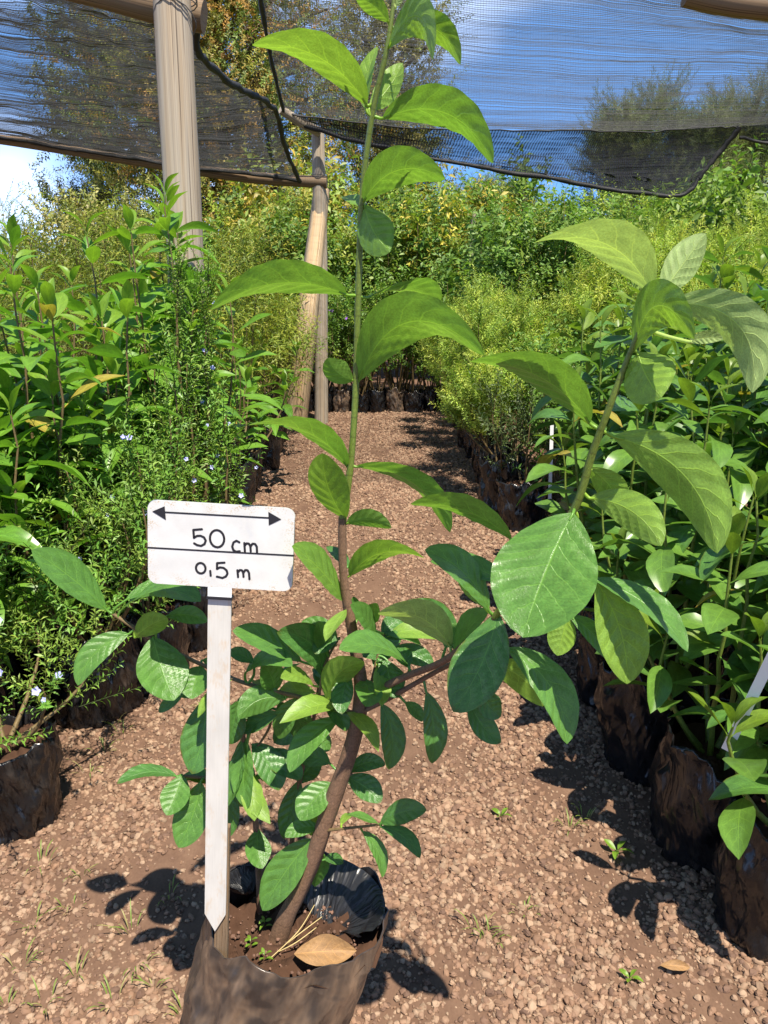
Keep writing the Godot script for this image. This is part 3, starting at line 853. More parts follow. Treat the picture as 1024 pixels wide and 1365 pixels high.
func build_sign() -> void:
	var tip := at(287, 1240, 0.80)
	var node := thing("measuring_sign", "white rounded sign on a pointed stake reading 50 cm and 0,5 m", "sign", tip)
	node.rotation = Vector3(deg_to_rad(-3.0), 0, deg_to_rad(-3.6))
	var top := 0.468                       # stake length up to the plate
	# stake, pointed below
	var b := Buf.new()
	var hw := 0.0134
	var t := 0.004
	var prof := [Vector2(0, 0), Vector2(hw, 0.026), Vector2(hw, top + 0.02), Vector2(-hw, top + 0.02), Vector2(-hw, 0.026)]
	for sg in [-1.0, 1.0]:
		var id := []
		for q in prof: id.append(b.put(Vector3(q.x, q.y, sg * t * 0.5), Vector3(0, 0, sg), Vector2(0.5 + q.x / hw * 0.5, 1.0 - q.y / top)))
		b.tri(id[0], id[1], id[4]); b.quad(id[1], id[2], id[3], id[4])
	for k in 5:
		var q: Vector2 = prof[k]
		var q2: Vector2 = prof[(k + 1) % 5]
		var n := Vector3((q2 - q).y, -(q2 - q).x, 0).normalized()
		var id := [b.put(Vector3(q.x, q.y, -t / 2), n, Vector2(0.1, 1 - q.y / top)), b.put(Vector3(q2.x, q2.y, -t / 2), n, Vector2(0.1, 1 - q2.y / top)), b.put(Vector3(q2.x, q2.y, t / 2), n, Vector2(0.15, 1 - q2.y / top)), b.put(Vector3(q.x, q.y, t / 2), n, Vector2(0.15, 1 - q.y / top))]
		b.quad(id[0], id[1], id[2], id[3])
	obj("stake", b.mesh(), M.stake_white, node)
	# wooden peg behind, pushed into the soil
	var pb := Buf.new()
	box(pb, Vector3(0.007, 0.045, -0.0072), Vector3(0.017, 0.21, 0.009))
	obj("peg", pb.mesh(), M.timber_brown, node)
	# plate with rounded corners
	var W := 0.1655
	var H := 0.0985
	var cx := 0.001
	var cy := top + H * 0.5
	var pl := Buf.new()
	var out := PackedVector2Array()
	var r := 0.0105
	for q in 4:
		var c := Vector2((W / 2 - r) * (1 if q == 0 or q == 3 else -1), (H / 2 - r) * (1 if q < 2 else -1))
		for j in 7:
			var a := PI * 0.5 * q + PI * 0.5 * j / 6
			out.append(c + Vector2(cos(a), sin(a)) * r)
	var zf := 0.0046
	for sg in [0, 1]:
		var z: float = zf if sg == 1 else 0.0022
		var n := Vector3(0, 0, 1 if sg == 1 else -1)
		var c := pl.put(Vector3(cx, cy, z), n, Vector2(0.5, 0.5))
		var ring := []
		for q in out: ring.append(pl.put(Vector3(cx + q.x * (0.994 if sg == 1 else 1.0), cy + q.y * (0.99 if sg == 1 else 1.0), z), n, Vector2(0.5 + q.x / W, 0.5 - q.y / H)))
		for j in ring.size(): pl.tri(c, ring[j], ring[(j + 1) % ring.size()])
	for j in out.size():
		var q := out[j]
		var q2 := out[(j + 1) % out.size()]
		var n := Vector3(q.x, q.y, 0).normalized()
		var id := [pl.put(Vector3(cx + q.x, cy + q.y, 0.0022), n, Vector2(0.02, 0.02)), pl.put(Vector3(cx + q2.x, cy + q2.y, 0.0022), n, Vector2(0.02, 0.02)), pl.put(Vector3(cx + q2.x * 0.994, cy + q2.y * 0.99, zf), n, Vector2(0.02, 0.02)), pl.put(Vector3(cx + q.x * 0.994, cy + q.y * 0.99, zf), n, Vector2(0.02, 0.02))]
		pl.quad(id[0], id[1], id[2], id[3])
	var plate := obj("plate", pl.mesh(), M.plate, node)
	# neck below the plate, and the black tie
	var nb := Buf.new()
	box(nb, Vector3(0.0005, top - 0.006, 0.0034), Vector3(0.0272, 0.016, 0.0022))
	obj("neck", nb.mesh(), M.white_plastic, node)
	var tb := Buf.new()
	box(tb, Vector3(0.0005, top - 0.0125, 0.001), Vector3(0.0292, 0.0032, 0.0105))
	obj("tie", tb.mesh(), M.ink, node)
	# the lettering, drawn in pen strokes; k turns the drawing's grid into metres on the plate
	var ang := deg_to_rad(3.6)
	var k := func(x: float, y: float) -> Vector2:
		var q := Vector2(x - 482.0, y - 371.0).rotated(-ang) * 0.000201
		return Vector2(cx + q.x, cy - q.y)
	var ring := func(x: float, y: float, rx: float, ry: float) -> Array:
		var a := []
		for j in 21: a.append(k.call(x + cos(TAU * j / 20) * rx, y + sin(TAU * j / 20) * ry))
		return a
	var list := func(v: Array) -> Array:
		var a := []
		for j in range(0, v.size(), 2): a.append(k.call(v[j], v[j + 1]))
		return a
	var pen := 0.0026
	var z := zf + 0.0003
	var marks := [
		["arrow", [list.call([170, 172, 770, 206])], [[112, 168, 183, 138, 185, 217], [828, 213, 757, 170, 757, 248]]],
		["rule", [list.call([75, 377, 889, 424])], []],
		["digit_five", [list.call([382, 270, 334, 274, 335, 320]), list.call([335, 320, 352, 309, 372, 308, 391, 317, 400, 336, 392, 356, 372, 367, 350, 362, 334, 352])], []],
		["digit_zero", [ring.call(464, 325, 40, 50)], []],
		["letter_c", [list.call([588, 346, 572, 337, 555, 347, 547, 370, 552, 391, 567, 401, 588, 398])], []],
		["letter_m", [list.call([616, 350, 617, 401]), list.call([617, 366, 628, 352, 641, 354, 649, 368, 650, 399]), list.call([650, 370, 662, 354, 676, 356, 685, 372, 685, 408])], []],
		["digit_zero", [ring.call(363, 498, 27, 31)], []],
		["comma", [list.call([416, 514, 417, 542])], []],
		["digit_five", [list.call([499, 465, 457, 468, 455, 502]), list.call([455, 502, 472, 493, 492, 496, 509, 511, 513, 530, 503, 547, 483, 556, 452, 548])], []],
		["letter_m", [list.call([570, 510, 572, 550]), list.call([572, 523, 583, 509, 595, 510, 602, 524, 603, 549]), list.call([603, 526, 614, 509, 627, 510, 635, 526, 636, 563])], []],
	]
	for mk in marks:
		var lb := Buf.new()
		for q in mk[1]: stroke(lb, q, pen * (0.75 if mk[0] in ["arrow", "rule"] else 1.0), z)
		for tr in mk[2]:
			var q: Array = list.call(tr)
			var id := []
			for c in q: id.append(lb.put(Vector3(c.x, c.y, z + 0.0002), Vector3.BACK, Vector2.ZERO))
			lb.tri(id[0], id[1], id[2])
		obj(mk[0], lb.mesh(), M.ink, plate)

# ---------------------------------------------------------------- timber and nets
func post(called: String, label: String, category: String, pts: Array, rad: Array, m: Material, sd: int, sides := 14) -> Node3D:
	var foot: Vector3 = pts[0]
	var node := thing(called, label, category, foot)
	var q := []
	for p in pts: q.append(p - foot)
	var s := smooth(q, rad, 8)
	var b := Buf.new()
	tube(b, s[0], s[1], sides, 0.3, Vector2(-1, 0), noise(sd, 0.10, 2), true, 0.10)
	obj("pole", b.mesh(), m, node)
	return node

func wrap_wire(node: Node3D, c: Vector3, r: float, turns: int, tilt: float) -> void:
	var p := PackedVector3Array()
	var rr := PackedFloat32Array()
	for k in turns * 16 + 1:
		var a := TAU * k / 16.0
		p.append(c + Vector3(cos(a) * r, tilt * sin(a) + 0.014 * k / 16.0, sin(a) * r)); rr.append(0.0022)
	var b := Buf.new()
	tube(b, p, rr, 5)
	obj("wire", b.mesh(), M.wire, node)

func net(label: String, rows: Array, cols: int, fold: float, sd: int, hems: Array, width_m: float, m: Material = null, gap := 0.0075) -> Node3D:
	# rows: lines of points, each line sampled from its first to its last point
	var origin: Vector3 = rows[0][0]
	var node := thing("shade_net", label, "shade net", origin, "")
	var f := noise(sd, 1.0, 3)
	var lines := []
	for r in rows:
		var c := Curve3D.new()
		for p in r: c.add_point(p)
		var line := []
		for j in cols + 1:
			var t: float = float(j) / cols * (r.size() - 1)
			var i := mini(int(t), r.size() - 2)
			line.append(r[i].cubic_interpolate(r[i + 1], r[maxi(i - 1, 0)], r[mini(i + 2, r.size() - 1)], t - i))
		lines.append(line)
	var per := 10
	var total := (lines.size() - 1) * per
	var b := Buf.new()
	for k in total + 1:
		var t := float(k) / per
		var i := mini(int(t), lines.size() - 2)
		for j in cols + 1:
			var p: Vector3 = lines[i][j].cubic_interpolate(lines[i + 1][j], lines[maxi(i - 1, 0)][j], lines[mini(i + 2, lines.size() - 1)][j], t - i)
			var u := float(j) / cols
			var v := float(k) / total
			var w := fold * (f.get_noise_2d(u * 3.0, v * 14.0) + 0.5 * f.get_noise_2d(u * 14.0, v * 5.0) + 0.4 * f.get_noise_2d(u * 5.0 + v * 20.0, v * 30.0))
			b.put(p - origin + Vector3(0, w, w * 0.3), Vector3.DOWN, Vector2(u * width_m / 1.5, v * total * 0.03))
	var wd := cols + 1
	for k in total + 1:
		for j in wd:
			var g := (b.v[k * wd + mini(j + 1, cols)] - b.v[k * wd + maxi(j - 1, 0)]).cross(b.v[mini(k + 1, total) * wd + j] - b.v[maxi(k - 1, 0) * wd + j])
			if g.y > 0: g = -g
			b.n[k * wd + j] = g.normalized()
	for k in total:
		for j in cols: b.quad(k * wd + j, k * wd + j + 1, (k + 1) * wd + j + 1, (k + 1) * wd + j)
	if m:
		obj("netting", b.mesh(), m, node)
	else:                                                  # knitted of threads: some run across the sheet, some along it
		var tb := Buf.new()
		var deep := 0.0
		var wide := 0.0
		for k in total: deep += b.v[k * wd + cols / 2].distance_to(b.v[(k + 1) * wd + cols / 2])
		for j in cols: wide += b.v[(total / 2) * wd + j].distance_to(b.v[(total / 2) * wd + j + 1])
		var n_a := int(deep / gap)
		for k in n_a + 1:
			var t := minf(float(k) / n_a * total + 0.25 * f.get_noise_1d(k * 7.0), total - 0.001)
			t = maxf(t, 0.0)
			var i := int(t)
			var first := tb.v.size()
			for j in wd:
				var p := b.v[i * wd + j].lerp(b.v[(i + 1) * wd + j], t - i)
				var r := (0.00062 if gap > 0.006 else 0.00082) * (1.0 + 0.5 * f.get_noise_2d(j * 2.0, k * 3.0))
				for o in [Vector3(0, 1, 0.3), Vector3(0, -0.5, 0.85), Vector3(0, -0.5, -0.85)]: tb.put(p + o * r, o, Vector2.ZERO)
			for j in cols:
				for e in 3: tb.quad(first + j * 3 + e, first + j * 3 + (e + 1) % 3, first + j * 3 + 3 + (e + 1) % 3, first + j * 3 + 3 + e)
		var n_b := int(wide / 0.012)
		for k in n_b + 1:
			var t := minf(float(k) / n_b * cols, cols - 0.001)
			var i := int(t)
			var first := tb.v.size()
			for q in total + 1:
				var p := b.v[q * wd + i].lerp(b.v[q * wd + i + 1], t - i)
				for o in [Vector3(0.3, 1, 0), Vector3(0.85, -0.5, 0), Vector3(-0.85, -0.5, 0)]: tb.put(p + o * 0.0005, o, Vector2.ZERO)
			for q in total:
				for e in 3: tb.quad(first + q * 3 + e, first + q * 3 + (e + 1) % 3, first + q * 3 + 3 + (e + 1) % 3, first + q * 3 + 3 + e)
		obj("netting", tb.mesh(), M.thread, node).set_meta("kind", "stuff")
	for h in hems:                                         # "first", "last" line or "start", "end" of every line
		var p := PackedVector3Array()
		var r := PackedFloat32Array()
		if h[0] == "first" or h[0] == "last":
			for j in wd: p.append(b.v[(0 if h[0] == "first" else total) * wd + j])
		else:
			for k in total + 1: p.append(b.v[k * wd + (0 if h[0] == "start" else cols)])
		for q in p.size():
			r.append(h[1] * (1.0 + 0.5 * f.get_noise_1d(q * 3.0)))
			p[q] += Vector3(0, 0.3 * h[1] * f.get_noise_1d(q * 2.0 + 50.0), 0)
		var hb := Buf.new()
		tube(hb, p, r, 6)
		obj("hem", hb.mesh(), M.hem, node)
	return node

# ---------------------------------------------------------------- scene
func _ready() -> void:
	rng.seed = 20240
	var pr := deg_to_rad(PITCH)
	cam_up = Vector3(0, cos(pr), -sin(pr))
	cam_fwd = Vector3(0, -sin(pr), -cos(pr))
	var cam := Camera3D.new()
	cam.name = "camera"
	cam.position = EYE
	cam.rotation.x = -pr
	cam.fov = 2.0 * rad_to_deg(atan(682.5 / LENS))
	cam.near = 0.05
	cam.far = 600.0
	add_child(cam)
	cam.current = true
	var sun := DirectionalLight3D.new()
	sun.name = "sun"
	sun.light_energy = 1.6
	sun.light_color = Color(1.0, 0.965, 0.90)
	sun.light_angular_distance = 0.5
	sun.shadow_enabled = true
	add_child(sun)
	sun.look_at_from_position(Vector3.ZERO, Vector3(-0.20, -1.0, -0.45))
	var env := Environment.new()
	env.background_mode = Environment.BG_SKY
	var sky := Sky.new()
	var sm := ProceduralSkyMaterial.new()
	sm.sky_top_color = lin(0.055, 0.13, 0.29)
	sm.sky_horizon_color = lin(0.15, 0.37, 0.84)
	sm.sky_curve = 0.16
	sm.ground_bottom_color = lin(0.20, 0.15, 0.11)
	sm.ground_horizon_color = lin(0.45, 0.45, 0.45)
	sm.sun_angle_max = 12.0
	var cn := noise(71, 1.0, 5)
	sm.sky_cover = picture(512, 256, func(u, v):
		var el: float = (0.5 - v) * PI
		var dir := Vector3(cos(u * TAU) * cos(el), sin(el) * 2.2, sin(u * TAU) * cos(el))
		var n := cn.get_noise_3dv(dir * 1.6) + 0.12
		var k := clampf(n * 3.2, 0.0, 1.0) * clampf(el / 0.06, 0.0, 1.0) * clampf(1.2 - el / 0.7, 0.0, 1.0)
		return Color(1.0, 1.0, 1.0, k * 0.75), true)
	sm.sky_cover_modulate = lin(0.62, 0.62, 0.62)
	sky.sky_material = sm
	env.sky = sky
	env.tonemap_mode = Environment.TONE_MAPPER_LINEAR
	env.tonemap_exposure = 2.1
	env.sdfgi_enabled = true
	env.ssao_enabled = true
	env.ssil_enabled = true
	var we := WorldEnvironment.new()
	we.name = "environment"
	we.environment = env
	add_child(we)
	make_materials()
	print("materials ", Time.get_ticks_msec())
	build_ground()
	build_shapes()
	print("ground ", Time.get_ticks_msec())
	build_timber()
	build_far()
	print("far ", Time.get_ticks_msec())
	build_rows()
	print("rows ", Time.get_ticks_msec())
	build_hero()
	build_sign()
	build_small()
	print("done ", Time.get_ticks_msec())

func ground_height(x: float, z: float) -> float:
	return 0.012 * M.bumps.get_noise_2d(x * 2.0, z * 2.0) + 0.004 * M.bumps.get_noise_2d(x * 16.0, z * 16.0) - 0.008

func build_ground() -> void:
	M.bumps = noise(81, 1.0, 3)
	var xs := []
	var zs := []
	for x in [-160.0, -60.0, -25.0, -12.0, -7.0, -4.5, -3.2]: xs.append(x)
	for k in 131: xs.append(-2.6 + k * 0.04)
	for x in [3.2, 4.5, 7.0, 12.0, 25.0, 60.0, 160.0]: xs.append(x)
	for z in [160.0, 60.0, 20.0, 8.0, 3.0, 1.0]: zs.append(z)
	for k in 211: zs.append(0.2 - k * 0.038)
	for z in [-8.5, -10.0, -13.0, -18.0, -30.0, -60.0, -160.0]: zs.append(z)
	var b := Buf.new()
	for z in zs:
		for x in xs:
			b.put(Vector3(x, ground_height(x, z), z), Vector3.UP, Vector2(x, z))
	var w := xs.size()
	for k in zs.size():
		for j in w:
			var g := (b.v[k * w + mini(j + 1, w - 1)] - b.v[k * w + maxi(j - 1, 0)]).cross(b.v[mini(k + 1, zs.size() - 1) * w + j] - b.v[maxi(k - 1, 0) * w + j])
			b.n[k * w + j] = (g if g.y > 0 else -g).normalized()
	for k in zs.size() - 1:
		for j in w - 1: b.quad(k * w + j, k * w + j + 1, (k + 1) * w + j + 1, (k + 1) * w + j)
	var o := obj("ground", b.mesh(), M.earth, self)
	o.set_meta("kind", "structure")
	o.set_meta("label", "reddish brown earth of the nursery path and beds")
	# crushed stone spread over the path
	var gravel := thing("gravel", "tan and brown crushed stone spread over the nursery path", "gravel")
	gravel.set_meta("kind", "stuff")
	var patch := noise(83, 1.0, 3)
	var tints := [Color(0.225, 0.138, 0.089), Color(0.180, 0.106, 0.068), Color(0.25, 0.162, 0.105), Color(0.130, 0.075, 0.050), Color(0.265, 0.178, 0.118), Color(0.20, 0.116, 0.072)]
	for kind in 3:
		var sb := Buf.new()
		var f := noise(90 + kind, 1.0, 2)
		var rings := 5
		var sides := 7
		for k in rings + 1:
			for j in sides:
				var th := PI * k / rings
				var ph := TAU * (j + 0.5 * (k % 2)) / sides
				var d := Vector3(sin(th) * cos(ph), cos(th), sin(th) * sin(ph))
				var r := 0.5 * (1.0 + 0.55 * f.get_noise_3dv(d * 1.1) + 0.2 * f.get_noise_3dv(d * 3.0))
				sb.put(d * r * Vector3(1.0, 0.68, 0.82), d, Vector2.ZERO)
		for k in rings:
			for j in sides: sb.quad(k * sides + j, k * sides + (j + 1) % sides, (k + 1) * sides + (j + 1) % sides, (k + 1) * sides + j)
		# facets: every corner split so that stones look broken
		var fb := Buf.new()
		for t in range(0, sb.i.size(), 3):
			var p0 := sb.v[sb.i[t]]
			var p1 := sb.v[sb.i[t + 1]]
			var p2 := sb.v[sb.i[t + 2]]
			var g := (p1 - p0).cross(p2 - p0)
			if g.length() < 1e-9: continue
			g = g.normalized()
			if g.dot(p0 + p1 + p2) < 0: g = -g
			fb.tri(fb.put(p0, (g + p0.normalized() * 0.5).normalized(), Vector2.ZERO), fb.put(p1, (g + p1.normalized() * 0.5).normalized(), Vector2.ZERO), fb.put(p2, (g + p2.normalized() * 0.5).normalized(), Vector2.ZERO))
		var where := []
		var cols := PackedColorArray()
		while where.size() < 52000:
			var dist := 0.55 + 7.0 * pow(rng.randf(), 1.75)
			var half := 0.85 + 0.25 * rng.randf()
			var x := rng.randf_range(-half, half) * (1.0 if dist < 3.5 else 0.95)
			var cover := 0.60 + 0.95 * patch.get_noise_2d(x * 2.6, dist * 2.0) + 0.25 * smoothstep(-0.5, 0.5, x)
			if rng.randf() > cover: continue
			var s := lerpf(0.0038, 0.0145, pow(rng.randf(), 2.5)) * (1.0 + 0.10 * dist) * (0.8 + 0.45 * clampf(cover, 0.0, 1.0))
			var y := ground_height(x, -dist) + s * rng.randf_range(-0.05, 0.24)
			where.append(Transform3D(Basis.from_euler(Vector3(rng.randf_range(-0.7, 0.7), rng.randf() * TAU, rng.randf_range(-0.7, 0.7))) * Basis.from_scale(Vector3(s * rng.randf_range(0.8, 1.3), s * rng.randf_range(0.75, 1.1), s)), Vector3(x, y, -dist)))
			var c: Color = tints[rng.randi() % tints.size()]
			var g := rng.randf_range(0.8, 1.2)
			cols.append(Color(c.r * g, c.g * g, c.b * g))
		M.stone_shape = fb.mesh()
		scatter(gravel, "stones", M.stone_shape, M.stone, where, cols)

func build_shapes() -> void:
	bag_shapes = [bag_mesh(11, 0.116, 0.106, 0.25, 0.90, 0.16, 0.16), bag_mesh(12, 0.118, 0.104, 0.26, 0.94, 0.22, 0.20), bag_mesh(13, 0.112, 0.112, 0.24, 0.88, 0.18, 0.18)]
	bag_soil = soil_mesh(6, 0.098, 0.092)
	leaf_set("kin", 0.46, [[0.5, 0.1], [0.9, -0.25], [0.25, 0.3], [1.2, 0.15], [0.1, -0.1]], 0.25, 0.012, 1.12, 0.75)
	leaf_set("broad", 0.40, [[0.4, 0.15], [0.8, -0.3], [0.15, 0.2], [1.1, 0.1]], 0.30, 0.016, 0.95, 0.9)
	leaf_set("glossy", 0.36, [[0.6, 0.1], [1.0, -0.2], [0.3, 0.25]], 0.25, 0.02, 0.98, 0.95)
	var w := [Color(1, 1, 1), Color(0.8, 0.9, 0.8), Color(1.2, 1.1, 0.8)]
	M.s_fine = sprig(1, 0.20, 26, 0.032, 0.26, 0.55, w, 0.15)
	M.s_feather = sprig(2, 0.14, 44, 0.034, 0.20, 0.45, [Color(1, 1, 1), Color(1.2, 1.1, 0.9), Color(0.75, 0.85, 0.8)], 0.25)
	M.s_bamboo = sprig(3, 0.26, 16, 0.075, 0.17, 0.25, w, 0.35)
	M.s_small = sprig(4, 0.20, 18, 0.045, 0.42, 0.35, w, 0.25)
	M.s_large = sprig(5, 0.26, 14, 0.095, 0.36, 0.30, w, 0.25)
	M.s_tree = sprig(6, 0.42, 34, 0.085, 0.34, 0.25, [Color(1, 1, 1), Color(0.7, 0.8, 0.7), Color(1.35, 1.15, 0.7)], 0.4)
	M.s_needle = sprig(7, 0.5, 60, 0.15, 0.10, 0.7, w, 0.4)
	M.f_blue = flower_mesh(5, 0.0075)
	M.f_purple = flower_mesh(5, 0.016)

func build_timber() -> void:
	# near post, weathered grey, and the beam tied behind it
	var pf := at(246, 330, 3.1)
	var pt := at(228, -30, 3.1)
	var dir := (pt - pf) / (pt.y - pf.y)
	var foot := pf - dir * (pf.y + 0.25)
	var n := post("wooden_post", "thick weathered grey post rising out of the leafy shrubs", "post", [foot, foot.lerp(pt, 0.35), foot.lerp(pt, 0.7), pt], [0.073, 0.071, 0.069, 0.066], M.timber, 5)
	wrap_wire(n, at(236, 8, 3.1) - foot, 0.071, 2, 0.012)
	wrap_wire(n, at(234, 30, 3.1) - foot, 0.072, 1, 0.05)
	post("wooden_beam", "short brown log beam tied behind the grey post, carrying the net", "beam", [at(272, 22, 3.26), at(205, 8, 3.26), at(110, -16, 3.26), at(-80, -60, 3.3), at(-260, -95, 3.3)], [0.055, 0.058, 0.055, 0.05, 0.05], M.timber_brown, 6)
	# far pair: round pole and the plank leaning on it
	var rf := ground_at(428, 562)
	n = post("wooden_post", "slim round grey pole standing at the far end of the path", "post", [rf + Vector3(0, -0.1, 0), at(428, 400, -rf.z), at(424, 172, -rf.z)], [0.058, 0.055, 0.050], M.timber, 7)
	wrap_wire(n, at(425, 243, -rf.z) - (rf + Vector3(0, -0.1, 0)), 0.060, 3, 0.02)
	var lf := ground_at(392, 568)
	post("leaning_plank", "pale split timber leaning against the slim round pole", "plank", [lf + Vector3(0, -0.1, 0), at(410, 420, -lf.z - 0.05), at(429, 252, -rf.z + 0.10)], [0.092, 0.082, 0.062], M.timber_warm, 8, 6)
	post("net_rail", "thin log rail under the dark net's back edge", "rail", [at(436, 243, 6.42), at(330, 236, 6.45), at(180, 214, 6.5), at(0, 186, 6.55), at(-160, 168, 6.6)], [0.045, 0.042, 0.04, 0.036, 0.034], M.timber_brown, 9)
	post("net_rail", "short log stub joining the round pole and net corner", "rail", [at(426, 176, 6.38), at(402, 164, 6.3), at(374, 146, 6.2)], [0.035, 0.033, 0.03], M.timber, 10)
	post("wooden_beam", "dark beam overhead holding the wide net's near edge", "beam", [at(915, -10, 3.3), at(985, 4, 3.3), at(1120, 16, 3.3), at(1300, 20, 3.3)], [0.045, 0.046, 0.045, 0.045], M.timber_brown, 12)
	# nets
	net("black knitted net sagging from the brown beam to the thin rail", [
		[at(262, 30, 3.3), at(120, -2, 3.3), at(-60, -45, 3.3), at(-420, -130, 3.3)],
		[at(268, 75, 3.6), at(130, 48, 3.7), at(-40, 20, 3.8), at(-360, -60, 3.8)],
		[at(322, 118, 4.3), at(160, 112, 4.6), at(-20, 90, 4.8), at(-320, 30, 4.8)],
		[at(366, 147, 5.0), at(200, 160, 5.4), at(0, 140, 5.6), at(-300, 90, 5.6)],
		[at(380, 196, 5.6), at(210, 196, 5.9), at(0, 168, 6.1), at(-300, 120, 6.1)],
		[at(400, 242, 6.35), at(210, 218, 6.45), at(0, 184, 6.5), at(-300, 148, 6.5)]], 60, 0.022, 15, [["start", 0.016], ["last", 0.012]], 6.0, null, 0.0044)
	net("wide black net stretched overhead with a hanging back flap", [
		[at(330, -120, 3.3), at(560, -95, 3.3), at(800, -60, 3.3), at(985, -2, 3.3), at(1200, 18, 3.3), at(1450, 20, 3.3)],
		[at(346, -8, 4.2), at(560, 20, 4.2), at(800, 40, 4.2), at(985, 52, 4.2), at(1160, 60, 4.2), at(1380, 62, 4.2)],
		[at(362, 80, 5.2), at(560, 106, 5.2), at(800, 122, 5.2), at(985, 120, 5.2), at(1130, 118, 5.2), at(1320, 116, 5.2)],
		[at(378, 148, 6.2), at(560, 168, 6.2), at(800, 173, 6.2), at(985, 168, 6.2), at(1110, 162, 6.2), at(1290, 156, 6.2)]], 80, 0.011, 16, [["start", 0.013]], 6.5)
	net("frayed back flap of black net hanging below the overhead sheet", [
		[at(379, 150, 6.22), at(560, 170, 6.22), at(760, 175, 6.22), at(900, 173, 6.22), at(986, 169, 6.22)],
		[at(384, 158, 6.28), at(555, 190, 6.28), at(740, 208, 6.28), at(880, 212, 6.28), at(962, 200, 6.28)],
		[at(390, 164, 6.30), at(550, 206, 6.30), at(722, 236, 6.30), at(895, 262, 6.30), at(932, 236, 6.30)]], 50, 0.02, 17, [["last", 0.016], ["end", 0.022], ["first", 0.005]], 3.6, M.net_dense)
	net("spare corner of black net hooked up past the torn flap", [
		[at(984, 168, 6.25), at(1060, 165, 6.25), at(1160, 160, 6.25)],
		[at(986, 184, 6.3), at(1060, 196, 6.3), at(1160, 205, 6.3)]], 16, 0.01, 18, [["last", 0.012]], 1.2, M.net_dense)

func potted(called: String, label: String, category: String, where: Vector3, group: String, kind: int, size := 1.0, dusty := false, lean := Vector2.ZERO) -> Node3D:
	where.y = ground_height(where.x, where.z) - 0.004
	var node := thing(called, label, category, where, group)
	bag_under(node, kind, Vector3(size, size * rng.randf_range(0.94, 1.06), size), rng.randf() * TAU, dusty, lean)
	return node

